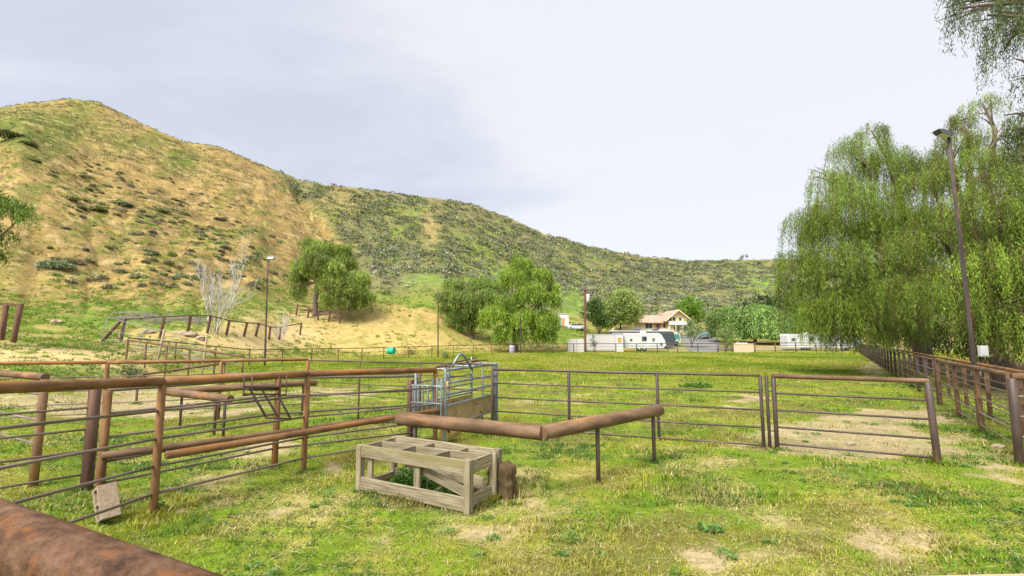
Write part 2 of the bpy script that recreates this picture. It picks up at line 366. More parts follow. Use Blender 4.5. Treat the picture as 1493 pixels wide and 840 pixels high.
def tube_geo(pts, rad, n=8):
    pts = np.asarray(pts, float); m = len(pts); V = []; prev = None
    for i in range(m):
        t = pts[min(i + 1, m - 1)] - pts[max(i - 1, 0)]; t /= np.linalg.norm(t) + 1e-9
        if prev is None: a = np.cross(t, (0, 0, 1) if abs(t[2]) < .9 else (1, 0, 0))
        else: a = prev - t * np.dot(prev, t)
        a /= np.linalg.norm(a) + 1e-9; prev = a; b = np.cross(t, a)
        an = np.arange(n) * 2 * math.pi / n
        V.append(pts[i] + rad[i] * (np.cos(an)[:, None] * a + np.sin(an)[:, None] * b))
    F = [(i * n + j, i * n + (j + 1) % n, (i + 1) * n + (j + 1) % n, (i + 1) * n + j) for i in range(m - 1) for j in range(n)]
    F.append(tuple(range(n - 1, -1, -1))); F.append(tuple((m - 1) * n + j for j in range(n)))
    return np.concatenate(V), F
def tubes_mesh(name, tubes, n=8):
    V, F, o = [], [], 0
    for pts, rad in tubes:
        v, f = tube_geo(pts, rad, n); V.append(v); F += [tuple(i + o for i in q) for q in f]; o += len(v)
    return mesh_of(name, np.concatenate(V), F, smooth=True)
def set_tint(me, C):
    a = me.color_attributes.new('tint', 'FLOAT_COLOR', 'POINT')
    C4 = np.ones((len(C), 4), np.float32); C4[:, :3] = C; a.data.foreach_set('color', C4.ravel())
def quads_mesh(name, c, d, s, C, taper=0.35):
    """leaf-like quads: c centre, d half-length vector, s half-width vector"""
    n = len(c); V = np.empty((n, 4, 3)); V[:, 0] = c - d - s * taper; V[:, 1] = c - d * .1 + s; V[:, 2] = c + d; V[:, 3] = c - d * .1 - s
    V[:, 0] += s * taper
    me = mesh_of(name, V.reshape(-1, 3), np.arange(4 * n).reshape(n, 4)); set_tint(me, np.repeat(C, 4, 0)); return me

# ------------------------------------------------------------------ ground sheet
def el(px, py, cx, cy, rx, ry): return np.exp(-(((px - cx) / rx) ** 2 + ((py - cy) / ry) ** 2))
def lerp(a, b, t): return a + (np.asarray(b) - a) * t[..., None]
K0 = G(1484, 664); KD = Vector((0.674, 1.0, 0)).normalized()
def beyond_k(x, y):   # signed distance to the right of the right-hand fence line
    return (x - K0.x) * KD.y - (y - K0.y) * KD.x
def ground_masks(x, y, z):
    px, py = proj(x, y, z); r = np.hypot(x, y)
    f1 = fbm(x * .35, y * .35, 4, 1); f2 = fbm(x * 1.6, y * 1.6, 4, 2); f3 = fbm(x * .09, y * .09, 3, 4)
    near = 1 - sst(55, 75, r)
    # bare earth on the flat: scattered patches plus known worn spots
    reg = (1.45 * el(px, py, 1190, 630, 140, 16) + 1.5 * el(px, py, 1290, 607, 80, 12) + 1.2 * el(px, py, 1270, 655, 130, 13) + 1.5 * el(px, py, 60, 536, 140, 13) + .6 * el(px, py, 1080, 590, 60, 12)
           + 1.15 * el(px, py, 150, 590, 300, 32) + 1.3 * el(px, py, 488, 683, 22, 9) + 1.2 * el(px, py, 265, 745, 12, 5)
           + .4 * el(px, py, 560, 800, 120, 30) + .15 * el(px, py, 1270, 790, 160, 26) + .6 * el(px, py, 400, 640, 120, 22)+ .2 * el(px, py, 1010, 800, 300, 26)
           + .15 * el(px, py, 690, 740, 160, 30) + .7 * el(px, py, 1440, 690, 60, 22) + .9 * el(px, py, 1275, 530, 26, 24) + .35 * el(px, py, 850, 570, 300, 16)
           + .8 * el(px, py, 770, 652, 60, 10)) * near
    dirt = sst(.68, .86, f2 * .5 + f1 * .5 + .36 * np.clip(reg, 0, 1.5) + .04)
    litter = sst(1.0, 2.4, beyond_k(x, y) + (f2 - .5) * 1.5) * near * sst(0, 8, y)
    return px, py, r, f1, f2, f3, dirt, litter
def ground_color(x, y, z):
    px, py, r, f1, f2, f3, dirt, litter = ground_masks(x, y, z)
    g4 = fbm(x * 5, y * 5, 3, 6)
    green = np.array((.17, .24, .022)); olive = np.array((.27, .26, .045)); straw = np.array((.42, .36, .14)); soil = np.array((.40, .32, .19))
    C = lerp(np.broadcast_to(green, x.shape + (3,)).copy(), olive, sst(.38, .66, f2 * .6 + g4 * .4))
    C = lerp(C, straw, .6 * sst(.52, .78, f1 * .5 + f2 * .5))
    arena = (1 - sst(552, 580, py)) * (px > 470) * (r < 90) * sst(12, 20, r)
    C = lerp(C, (.235, .26, .025), arena * (.6 + .3 * sst(.35, .6, f3))); C = lerp(C, (.29, .27, .06), arena * .45 * sst(.5, .68, fbm(x * .25, y * .12, 4, 27))); C = lerp(C, (.16, .22, .02), arena * .4 * sst(.5, .65, fbm(x * .12, y * .3, 4, 28)))
    C = lerp(C, (.17, .145, .05), .7 * sst(.52, .66, fbm(x * .8, y * .8, 4, 44)) * (1 - sst(55, 75, r))); C = lerp(C, soil, dirt * (.75 + .25 * f2))
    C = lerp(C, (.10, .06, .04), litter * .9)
    far = sst(62, 84, r) if False else np.zeros_like(r)
    # ---- the banks and the hills
    tan_ = np.array((.38, .27, .105)); tan2 = np.array((.235, .17, .07)); pale = np.array((.50, .38, .18))
    hg = np.array((.15, .19, .035)); hb = np.array((.20, .195, .085))
    n1 = fbm(x * .06, y * .06, 4, 11); n2 = fbm(x * .3, y * .3, 4, 12)
    hn = fbm(px * .02 + n2, (py + px * .45) * .05, 4, 13); st = fbm(px * .05 + py * .03, py * .22 - px * .06, 4, 15)
    H = lerp(np.broadcast_to(tan_, x.shape + (3,)).copy(), tan2, sst(.4, .65, n2 * .6 + st * .4))
    H = lerp(H, pale, .6 * sst(.55, .75, st * .55 + n1 * .45)); H = lerp(H, hg, .55 * sst(.52, .68, hn))
    H = lerp(H, hg * .9, np.clip(1.25 * el(px, py, 40, 190, 100, 30) + 1.1 * el(px, py, 265, 232, 30, 17) + .5 * el(px, py, 215, 208, 30, 12), 0, .9) * sst(.25, .5, n2 + .15))
    # back hill, right of the crease
    edge = 420 + (py - 265) * .75 + (n1 - .5) * 60
    bk = sst(-16, 16, px - edge) * sst(105, 130, r)
    B = lerp(np.broadcast_to(hb, x.shape + (3,)).copy(), (.22, .25, .06), sst(.5, .7, n1 * .6 + n2 * .4))
    B = lerp(B, (.33, .25, .11), .8 * sst(.62, .8, n2 * .5 + n1 * .2 + .30 * (el(px, py, 500, 290, 70, 26) + el(px, py, 628, 335, 20, 50) + .7 * el(px, py, 840, 350, 35, 10) + .5 * el(px, py, 700, 320, 8, 30)+ .7*el(px, py, 935, 448, 40, 18))+.12))
    B = lerp(B, (.19, .30, .06), (.5 + .5 * sst(.4, .6, n2)) * np.clip(el(px, py, 628, 408, 30, 9) + el(px, py, 730, 402, 24, 12) + el(px, py, 830, 445, 24, 22) * 1.2 + .8 * el(px, py, 1110, 415, 26, 12), 0, .9))
    B = lerp(B, (.27, .22, .10), .7 * sst(10, 2, np.abs(py - np.interp(px, [400, 530, 675, 800, 935, 1120], [258, 277, 295, 343, 376, 380])) + 4 * n2))
    H = lerp(H, B, bk)
    # verge, benches, mound and paths
    lo = np.zeros_like(px)
    V = lerp(np.broadcast_to(np.array((.17, .22, .035)), x.shape + (3,)).copy(), (.40, .31, .12), sst(.36, .56, n2 * .6 + st * .4))
    V = lerp(V, (.50, .39, .18), sst(.48, .72, n1 * .3 + n2 * .35 + .45 * (el(px, py, 380, 478, 75, 26) + el(px, py, 330, 500, 70, 14) + el(px, py, 60, 518, 110, 14) + .7 * el(px, py, 470, 458, 60, 8))))
    mound = np.clip(el(px, py, 565, 482, 125, 34) * 2.2, 0, 1) * sst(97, 90, y + (n2 - .5) * 6)
    V = lerp(V, (.50, .375, .15), mound * (.75 + .25 * sst(.35, .6, st)))
    V = lerp(V, (.27, .26, .06), mound * .6 * sst(.52, .62, fbm(x * .5, y * .25, 4, 36)))
    V = lerp(V, (.155, .26, .035), np.clip(1.1 * el(px, py, 380, 424, 46, 16) + .9 * el(px, py, 250, 452, 150, 10) + 1.0 * el(px, py, 690, 490, 60, 12) + .9 * el(px, py, 130, 470, 60, 12)
                                      + el(px, py, 590, 440, 80, 16) + 1.4 * el(px, py, 818, 488, 40, 14) + .9 * el(px, py, 300, 470, 110, 9) + .9*el(px, py, 430, 450, 30, 9), 0, .85) * (1 - .8 * mound) * sst(.34, .56, n2 * .55 + .45 * fbm(x * .9, y * .9, 3, 38)))
    V = lerp(V, lerp(np.broadcast_to(np.array((.20, .26, .045)), x.shape + (3,)).copy(), (.36, .32, .10), sst(.45, .65, n2)), .85 * sst(89, 93, y + (n2 - .5) * 5) * sst(450, 490, px) * (1 - sst(760, 800, px)))
    V = lerp(V, (.55, .43, .21), np.clip(1.6 * el(px, py, 50, 520, 150, 13) + 1.8 * el(px, py, 395, 482, 66, 18) + 1.7 * el(px, py, 320, 503, 100, 13) + 1.2 * el(px, py, 460, 458, 45, 7), 0, 1) * (.5 + .5 * sst(.35, .6, n2)))
    lay = fbm(x * .35 + z * .3, z * 1.5 + fbm(x * .1, y * .1, 2) * 6, 4, 33); H = H * (.62 + .80 * lay)[..., None]; H = lerp(H, (.60, .47, .25), .5 * sst(.62, .75, fbm(x * .9, z * 2.2 + y * .3, 3, 35)) * (1 - bk))
    d = y
    foot = np.interp(px, _px, _D[:, 2]) * np.where(px < 430, 1.0, 1.0)
    hill = sst(-10, 12, d - foot + (n1 - .5) * 26)
    S = lerp(V, H, hill)
    roadm = sst(72, 76, y) * (px > 940) * (1 - sst(88, 100, y))
    S = lerp(S, (.36, .30, .23), roadm * .8)
    ramp0 = np.interp(px, _px, _D[:, 0])
    on = sst(-2, 5, d - ramp0 + (n2 - .5) * 7) * (y > 0)
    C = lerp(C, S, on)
    C = C ** 1.12 * .86
    C *= (.86 + .28 * fbm(x * 9, y * 9, 2, 21))[..., None]
    return np.clip(C, 0.01, .8)
def build_ground():
    azs = np.concatenate([np.radians(np.arange(-180, -66, 3.0)), np.radians(np.arange(-66, 66, .17)), np.radians(np.arange(66, 180, 3.0))])
    rs = [0.0, .6, 1.2, 1.8]
    while rs[-1] < 2600: rs.append(rs[-1] * (1.0095 if rs[-1] < 420 else 1.06))
    rs = np.array(rs[1:]); A, R = np.meshgrid(azs, rs, indexing='ij')
    X = R * np.sin(A); Y = R * np.cos(A); Z = height(X, Y)
    na, nr = X.shape; I = np.arange(na * nr).reshape(na, nr); J = np.roll(I, -1, 0)
    F = np.stack([I[:, :-1], J[:, :-1], J[:, 1:], I[:, 1:]], -1).reshape(-1, 4)[:, ::-1]
    V = np.stack([X, Y, Z], -1).reshape(-1, 3)
    c = len(V); V = np.concatenate([V, [[0, 0, hz(0, .01)]]])
    me = mesh_of('ground', V, np.ascontiguousarray(F), smooth=True)
    C = ground_color(V[:, 0], V[:, 1], V[:, 2]); set_tint(me, C)
    m, N, L, b = new_mat('earth_and_turf')
    at = N.new('ShaderNodeAttribute'); at.attribute_name = 'tint'; ge = N.new('ShaderNodeNewGeometry')
    n = N.new('ShaderNodeTexNoise'); n.inputs['Scale'].default_value = 14; n.inputs['Detail'].default_value = 8; n.inputs['Roughness'].default_value = .7; L.new(ge.outputs['Position'], n.inputs['Vector'])
    n2 = N.new('ShaderNodeTexNoise'); n2.inputs['Scale'].default_value = 1.1; n2.inputs['Detail'].default_value = 8; n2.inputs['Roughness'].default_value = .75; L.new(ge.outputs['Position'], n2.inputs['Vector'])
    mr = N.new('ShaderNodeMapRange'); L.new(n.outputs['Fac'], mr.inputs[0]); mr.inputs[1].default_value = .3; mr.inputs[2].default_value = .7; mr.inputs[3].default_value = .74; mr.inputs[4].default_value = 1.28
    mr2 = N.new('ShaderNodeMapRange'); L.new(n2.outputs['Fac'], mr2.inputs[0]); mr2.inputs[1].default_value = .3; mr2.inputs[2].default_value = .7; mr2.inputs[3].default_value = .72; mr2.inputs[4].default_value = 1.3
    mm = N.new('ShaderNodeMath'); mm.operation = 'MULTIPLY'; L.new(mr.outputs[0], mm.inputs[0]); L.new(mr2.outputs[0], mm.inputs[1])
    mu = N.new('ShaderNodeVectorMath'); mu.operation = 'SCALE'; L.new(at.outputs['Color'], mu.inputs[0]); L.new(mm.outputs[0], mu.inputs['Scale'])
    L.new(mu.outputs[0], b.inputs['Base Color']); b.inputs['Roughness'].default_value = .95; b.inputs['Specular IOR Level'].default_value = .1
    ba = N.new('ShaderNodeMath'); ba.operation = 'ADD'; L.new(n2.outputs['Fac'], ba.inputs[0]); ba.inputs[1].default_value = 0
    bp = N.new('ShaderNodeBump'); bp.inputs['Strength'].default_value = .6; bp.inputs['Distance'].default_value = .5; L.new(ba.outputs[0], bp.inputs['Height'])
    bp2 = N.new('ShaderNodeBump'); bp2.inputs['Strength'].default_value = .5; bp2.inputs['Distance'].default_value = .02; L.new(n.outputs['Fac'], bp2.inputs['Height'])
    # broad relief only matters on the slopes; keep the paddock to its fine grain
    cd = N.new('ShaderNodeSeparateXYZ'); L.new(ge.outputs['Position'], cd.inputs[0])
    ms = N.new('ShaderNodeMapRange'); L.new(cd.outputs[2], ms.inputs[0]); ms.inputs[1].default_value = .5; ms.inputs[2].default_value = 5; ms.inputs[3].default_value = 0.0; ms.inputs[4].default_value = .8
    L.new(ms.outputs[0], bp.inputs['Strength']); L.new(bp2.outputs[0], bp.inputs['Normal']); L.new(bp.outputs[0], b.inputs['Normal'])
    tag(link('ground', me, m), kind='structure')
build_ground()
# ------------------------------------------------------------------ pipe fences
def zrail(pa, pb, za, zb): return Vector((pa[0], pa[1], za)), Vector((pb[0], pb[1], zb))
def fence(name, label, pts, tops, rails, post_r=.036, top_r=.045, rail_r=.017, spacing=2.4, pmat='brown_pipe', tmat='rust', rmat='thin_rail',
          cat='fence', group=None, n=10, ends=True, postnames='post', corner=True, skip=()):
    """pts: corner (x, y); tops: height of the top rail there above datum; rails: drops below the top rail"""
    root = thing(name, label, cat, (pts[0][0], pts[0][1], hz(*pts[0])), group)
    for i in range(len(pts) - 1):
        a, b = Vector(pts[i]), Vector(pts[i + 1]); za, zb = tops[i], tops[i + 1]
        L = (b - a).length; k = max(1, round(L / spacing))
        for j in range(0 if (i == 0 or not corner) else 1, k + 1):
            if (i, j) in skip: continue
            t = j / k; p = a.lerp(b, t); z = za + (zb - za) * t
            rr = np.random.RandomState(int(abs(p.x * 913 + p.y * 377)) % 99999)
            lean = (rr.rand(2) - .5) * .03
            pipe(postnames, (p.x + lean[0], p.y + lean[1], hz(p.x, p.y) - .12), (p.x, p.y, z - top_r * .6), post_r, M[pmat], root, n)
        if ends: A, B = zrail(a, b, za, zb); pipe('top_rail', A, B, top_r, M[tmat], root, n + 2)
        for q, dz in enumerate(rails):
            A, B = zrail(a, b, za - dz, zb - dz); s = (B - A).normalized() * 0
            pipe('rail', A + s, B - s, rail_r, M[rmat], root, max(6, n - 2))
    return root
def xy(v): return (v.x, v.y)

# near left fence with the heavy rusty top pipe
A1 = P(237, 556.3, 6.14); A2 = P(449, 545, 8.09); A3 = P(635, 539.5, 10.07); A0 = Vector((-4.5, 1.9, 1.83))
fa = fence('pipe_fence', 'rusty pipe fence with heavy top rail crossing the left foreground to the cattle chute',
           [xy(A0), xy(A1), xy(A2), xy(A3)], [A0.z, A1.z, A2.z, A3.z], [.36, .7, 1.03, 1.36], post_r=.046, top_r=.055, rail_r=.017, spacing=3.6, tmat='rust', pmat='rust', n=14)
pipe('mid_rail', P(242, 664, 6.08), P(637, 599, 10.0), .05, M['rust'], fa, 14)
# companion fence behind it: the other side of the alley
B0 = Vector((-7.4, 5.2, 0)); B1 = Vector((-6.01, 7.04, 0)); B2 = G(143, 738); B3 = Vector((-3.98, 8.3, 0)); B4 = G(605, 640)
fb = fence('pipe_fence', 'second pipe fence just behind the heavy railed one, forming the narrow cattle alley', [xy(B2), xy(B3), xy(B4)], [1.44, 1.44, 1.30],
           [.3, .6, .9, 1.17], post_r=.05, top_r=.024, spacing=3, tmat='thin_rail', pmat='rust', n=12)
pipe('mid_rail', P(148, 665, 6.26), P(640, 599.5, 10.6), .048, M['brown_pipe'], fb, 14)
fb2 = fence('pipe_fence', 'far left pipe fence running out of frame from the thick dark timber post', [xy(B0), xy(B1)], [1.45, 1.42], [.3, .6, .9, 1.22], post_r=.03, top_r=.02, spacing=5,
            tmat='thin_rail', pmat='thin_rail', n=8, skip=((0, 1),))
pipe('timber_post', (B1.x, B1.y, -.1), (B1.x, B1.y, 1.41), .075, M['postwood'], fb2, 8)
pipe('timber_post', (B4.x - .12, B4.y + .02, -.3), (B4.x - .12, B4.y + .02, 1.22), .07, M['postwood'], fb, 8)
# stub hitching rail at far left with sagging rails
D1 = P(66, 550, 7.04); D0 = P(-30, 541, 8.65)
fd = fence('pipe_fence', 'short pipe fence at left edge with a thick capped end pipe', [xy(D0), xy(D1)], [D0.z, D1.z], [.25, .62, .95], post_r=.055, top_r=.055, spacing=6, tmat='brown_pipe', pmat='brown_pipe', n=12, skip=((0, 0),))
# long rusty rail behind, then dark rail to the chute
C = [P(-60, 530.5, 11.3), P(157, 528.5, 12.4), P(323, 526, 13.4), P(449, 524, 14.2), P(718, 532, 11.15)]
fence('pipe_fence', 'rust topped pipe fence behind the cattle alley, running from the left edge', [xy(v) for v in C[:4]], [v.z for v in C[:4]],
      [.36, .7, 1.02, 1.28], post_r=.05, top_r=.045, rail_r=.014, spacing=5, n=10, pmat='rust')
fence('pipe_fence', 'thin dark pipe fence from the square corner post to the back of the chute', [xy(v) for v in C[3:]], [C[3].z - .03, C[4].z], [.3, .6, .9, 1.2],
      post_r=.024, top_r=.022, rail_r=.012, spacing=2.2, n=8, pmat='dark_pipe', tmat='dark_pipe', rmat='dark_pipe')
# cross fence and gate on the right of the chute
R0 = Vector((-.48, 11.9, P(718, 539, 11.9).z)); R1 = G(828, 637); R2 = P(1108, 547.5, 9.5); R3 = P(1117, 548, 9.44); R4 = P(1354, 555.5, 8.3)
fence('pipe_fence', 'dark five railed pipe fence between the grey chute and the paddock gate', [xy(R0), xy(R2)], [R0.z, R2.z], [.325, .66, .99, 1.33],
      post_r=.032, top_r=.028, rail_r=.017, spacing=1.67, n=10, pmat='dark_pipe', tmat='dark_pipe', rmat='dark_pipe')
gt = thing('paddock_gate', 'dark brown pipe gate panel standing closed to the right of the five railed fence', 'gate', (R3.x, R3.y, 0))
ge = (R4 - R3); ge.z = 0; ge.normalize(); g1 = R3 + ge * .12
pipe('post', (R3.x, R3.y, -.05), (R3.x, R3.y, R3.z + .01), .03, M['dark_pipe'], gt, 12)
pipe('post', (g1.x, g1.y, -.1), (g1.x, g1.y, R3.z - .03), .04, M['dark_pipe'], gt, 12)
pipe('post', (R4.x + .04, R4.y, -.2), (R4.x - .02, R4.y, R4.z - .02), .054, M['dark_pipe'], gt, 14)
pipe('top_rail', g1 - ge * .03, R4, .042, M['brown_pipe'], gt, 14)
for t_ in (.325, .64, .96, 1.27):
    pipe('rail', (g1.x, g1.y, R3.z - t_), (R4.x, R4.y, R4.z - t_), .019, M['dark_pipe'], gt, 10)
for zz in (.35, 1.1): pipe('hinge', (R3.x, R3.y, zz), (g1.x, g1.y, zz), .014, M['dark_pipe'], gt, 8)
# long fence down the right side, and its double behind
K1 = K0 + KD * 7.75
kb = (K0.x, K0.y)
fence('pipe_fence', 'near stretch of right hand pipe fence with pinkish top pipe, by the light pole', [kb, xy(K1)], [1.44, 1.42], [.33, .66, .99, 1.27],
      post_r=.055, top_r=.052, rail_r=.018, spacing=2.58, n=12, pmat='brown_pipe', tmat='brown_pipe', rmat='thin_rail')
K2 = K0 + KD * 79
fence('pipe_fence', 'long dark pipe fence receding along the arena under the weeping tree', [xy(K1 + KD * .25), xy(K2)], [1.42, 1.42], [.33, .66, .99, 1.27],
      post_r=.06, top_r=.035, rail_r=.016, spacing=2.3, n=8, pmat='dark_pipe', tmat='dark_pipe', rmat='thin_rail')
Q0 = G(1467, 625); Q0 = Q0 - KD * 1.2; Q0b = Q0 - KD * 3.0; Q1 = Q0 + KD * 44
fence('pipe_fence', 'parallel pipe fence behind the light pole, edging the dark litter under the trees', [xy(Q0b), xy(Q1)], [1.4, 1.4], [.34, .68, 1.02, 1.25],
      post_r=.05, top_r=.045, rail_r=.017, spacing=2.7, n=10, pmat='brown_pipe', tmat='rust', rmat='thin_rail')
K3 = P(1466, 551, 8.2)
g2 = fence('pipe_fence', 'thick posted pipe panel cut by the right edge of the photo', [(K3.x + .1, K3.y), (K3.x + 3.2, K3.y - 1.4)], [1.47, 1.47], [.33, .66, .99, 1.27], post_r=.06, top_r=.06, rail_r=.02,
           spacing=3.2, n=14, pmat='dark_pipe', tmat='brown_pipe', rmat='thin_rail')
hk = np.array([(0, 0, .1), (.02, 0, .16), (.05, 0, .1), (.05, 0, -.1), (.02, 0, -.32), (-.02, 0, -.3)]) + np.array([K3.x + .3, K3.y - .14, 1.46])
link('chain_hook', tubes_mesh('chain_hook', [(hk, [.012] * 6)]), M['dark_pipe'], g2, loc=(0, 0, 0))
# far fences round the arena
m0, m1, m2, m3 = onG(187, 33), onG(365, 43), onG(560, 56), onG(742, 70)
fence('pipe_fence', 'distant thin brown pipe fence along the ochre mound', [xy(v) for v in (m0, m1, m2, m3)], [m0.z + 1.4, m1.z + 1.4, m2.z + 1.35, m3.z + 1.35], [.45, .9],
      post_r=.05, top_r=.045, rail_r=.02, spacing=3.4, n=6, pmat='brown_pipe', tmat='brown_pipe', rmat='brown_pipe')
m4, m5 = onG(1046, 73.5), onG(1100, 73.5)
fence('pipe_fence', 'far pipe fence in front of the white travel trailer', [xy(m3), xy(m4)], [m3.z + 1.35, m4.z + 1.4], [.45, .9], post_r=.07, top_r=.05, rail_r=.025, spacing=3.1, n=6,
      pmat='dark_pipe', tmat='dark_pipe', rmat='dark_pipe')
fence('pipe_fence', 'close boarded dark railing beside the tan block wall at the arena end', [xy(m4), (onG(1069, 73.5).x, 73.5)], [m4.z + 1.45] * 2, [.22, .44, .66, .88, 1.1], post_r=.09, top_r=.07, rail_r=.06, spacing=1.2, n=6,
      pmat='dark_pipe', tmat='dark_pipe', rmat='dark_pipe')
fence('pipe_fence', 'far brown pipe fence right of the tan block wall, below the willows', [xy(m5), (K2.x - .5, 74.2)], [m5.z + 1.5, m5.z + 1.45], [.4, .8, 1.15], post_r=.09, top_r=.06, rail_r=.035, spacing=3.0, n=6,
      pmat='brown_pipe', tmat='dark_pipe', rmat='brown_pipe')
# small pens on the left
p0, p1 = onG(186, 32), onG(356, 25)
fence('pipe_fence', 'small brown holding pen rail left of the mound, nearest to the fallen panel', [xy(p0), xy(p1)], [p0.z + 1.35, p1.z + 1.35], [.45, .9], post_r=.05, top_r=.055, rail_r=.02, spacing=2.6, n=8, tmat='brown_pipe')
p0, p1 = onG(206, 17.6), onG(330, 23)
fence('pipe_fence', 'low open ended brown rail standing inside the left corral', [xy(p0), xy(p1)], [p0.z + 1.02, p1.z + 1.1], [.5], post_r=.04, top_r=.045, rail_r=.018, spacing=8, n=8, tmat='brown_pipe')

# ------------------------------------------------------------------ thick hitching rails
def hitch(label, pv, pa, pb, posts, r, mat):
    root = thing('hitching_rail', label, 'hitching rail', (pv.x, pv.y, 0), 'heavy pipe hitching rails')
    pipe('long_pipe', pa, pv, r, M[mat], root, 28)
    d = (pb - pv).normalized(); pipe('angled_pipe', pv - d * .02, pb, r, M[mat], root, 28)
    for q in posts: pipe('post', (q.x, q.y, hz(q.x, q.y) - .1), (q.x, q.y, q.z), .032 if r < .1 else .034, M['dark_pipe'], root, 14)
HV = P(791, 631, 6.5); HA = P(582, 610.5, 7.75); HB = P(961, 598, 8.6)
h1 = HV.lerp(HB, .40); h2 = HV.lerp(HB, .93); h3 = HA.lerp(HV, .13)
hitch('heavy brown V shaped pipe hitching rail standing behind the wooden trough', HV, HA, HB, [h1, h2, h3], .099, 'brown_pipe')
EV = P(240, 571, 12.0); EA = P(461, 558, 14.3); EB = P(336, 582, 10.9)
hitch('heavy pipe hitching rail inside the left corral, seen through the fence', EV, EA, EB, [EV.lerp(EB, .93), EV.lerp(EB, .8), EA.lerp(EV, .1), EA.lerp(EV, .9)], .09, 'brown_pipe')

# pipe right under the viewer and the plank at the bottom right
fg = thing('pipe_railing', 'thick peeling rusty pipe crossing the bottom left corner close to the viewer', 'railing', (-2.4, 1.8, 0))
V0 = G(0, 782, 1.64); V1 = G(300, 910, 1.64); dd = (V1 - V0).normalized()
pipe('top_rail', V0 - dd * 1.6, V1 + dd * .25, .066, M['rust_near'], fg, 40)
for t in (-1.5,): q = V0 + dd * t; pipe('post', (q.x, q.y, -.05), (q.x, q.y, q.z), .045, M['rust_near'], fg, 16)
pk = thing('rail_board', 'pinkish tan board edge just showing along the bottom right corner', 'board', (1.2, 1.0, 0))
V0 = P(1350, 865, 1.0); V1 = P(1640, 859, .98); board('top_board', V0, V1, .06, .04, M['palewood'], pk)
board('post', (V1.x - .1, V1.y, -.05), (V1.x - .1, V1.y, V1.z - .022), .09, .09, M['palewood'], pk, up=Vector((0, 1, 0)))

# ------------------------------------------------------------------ wooden feed trough frame
tr = thing('feed_trough', 'weathered grey wooden trough frame divided in six, standing on the grass in the foreground', 'trough', (-2.15, 7.0, 0))
To = Vector((-2.15, 7.0, hz(-2.15, 7.0))); Tu = (Vector((-.53, 6.08, 0)) - Vector((-2.15, 7.0, 0))); TL = Tu.length; Tu.normalize(); Tv = Vector((-Tu.y, Tu.x, 0)); TW = .68; TH = .63
def T(u, v, z): return To + Tu * u + Tv * v + Vector((0, 0, z))
def tb(name, a, b, w, h, up=None): return board(name, T(*a), T(*b), w, h, M['wood'], tr, up=up or Vector((0, 0, 1)))
tb('front_board', (.035, .0, TH - .075), (TL - .045, .0, TH - .08), .036, .165)
tb('front_board', (.035, .0, .115), (TL - .045, .0, .11), .036, .17)
tb('back_board', (.035, TW, TH - .05), (TL - .045, TW, TH - .05), .036, .13)
tb('back_board', (.035, TW, .1), (TL - .045, TW, .1), .036, .15)
tb('divider', (.02, TW * .58, TH - .085), (TL - .02, TW * .6, TH - .085), .03, .15)
for u in (.02, TL - .02):
    tb('end_board', (u, .02, TH - .09), (u, TW - .02, TH - .09), .034, .16); 
tb('end_board', (TL - .03, .05, .12), (TL - .03, TW - .05, .12), .034, .16)
tb('end_board', (.03, .02, .08), (.03, TW, .08), .034, .1)
for u in (.36, .68): tb('divider', (TL * u, .02, TH - .085), (TL * u, TW * .57, TH - .085), .03, .15)
for u in (.42, .74): tb('divider', (TL * u, TW * .61, TH - .07), (TL * u, TW - .02, TH - .07), .03, .12)
for (u, v) in ((.0, .015), (TL, .0), (.0, TW), (TL, TW)):
    near = u > 0
    board('leg', T(u, v, -.04), T(u, v, TH + (.02 if near else .0)), .088, .088, M['wood'], tr, up=Tv)
board('leg', T(TL + .01, TW * .82, -.02), T(TL + .01, TW * .82, TH - .01), .09, .04, M['wood'], tr, up=Tv)
board('leg', T(TL * .55, .035, .0), T(TL * .55, .035, TH - .16), .1, .04, M['wood'], tr, up=Tv)
board('leg', T(.16, .05, .0), T(.16, .05, TH - .16), .09, .04, M['wood'], tr, up=Tv)
tb('brace', (.75, .12, TH - .16), (TL - .04, .1, .2), .035, .12); tb('brace', (.15, TW - .06, .34), (TL - .02, TW * .55, .27), .035, .15)
tb('brace', (TL * .56, .0, .035), (TL * .56, TW, .05), .03, .05)
nl = []
for (u, v) in ((.02, 0), (TL - .06, 0), (.10, 0)):
    for z_ in (TH - .12, TH - .05, .07, .15): p_ = T(u, -.0235 if .05 < u < TL - .1 else -.0465, z_); nl.append((p_, p_ - Tv * .003))
for v_ in (.06, .3, .55):
    for z_ in (TH - .13, TH - .06): p_ = T(TL + .0, v_, z_) + Tu * .002; nl.append((p_, p_ + Tu * .003))
tn = [(np.array([tuple(p - To), tuple(q - To)]), [.006, .006]) for p, q in nl]
link('nail_heads', tubes_mesh('nail_heads', tn, 6), M['dark_pipe'], tr, loc=To)
# brown sack behind the trough
def sack(loc, sx, sy, szz):
    import bmesh
    bm = bmesh.new(); bmesh.ops.create_cube(bm, size=2); bmesh.ops.subdivide_edges(bm, edges=bm.edges[:], cuts=9, use_grid_fill=True)
    for v in bm.verts:
        c = v.co; k = (abs(c.x) ** 6 + abs(c.y) ** 6 + abs(c.z) ** 6) ** (1 / 6); c /= k ** .8
        w = 1 + .10 * math.sin(c.z * 9 + c.x * 3) * (1 - abs(c.z)) + .06 * math.sin(c.x * 11 + c.y * 7)
        t = .93 + .07 * (1 - c.z); c.x *= sx * w * t; c.y *= sy * w * t; c.z = szz * (c.z + 1) + .02 * math.sin(c.x * 40)
    me = bpy.data.meshes.new('feed_sack'); bm.to_mesh(me); bm.free(); me.polygons.foreach_set('use_smooth', np.ones(len(me.polygons), bool))
    o = link('feed_sack', me, M['burlap'], None, loc=loc); o.rotation_euler = (.04, .02, -.5); return o
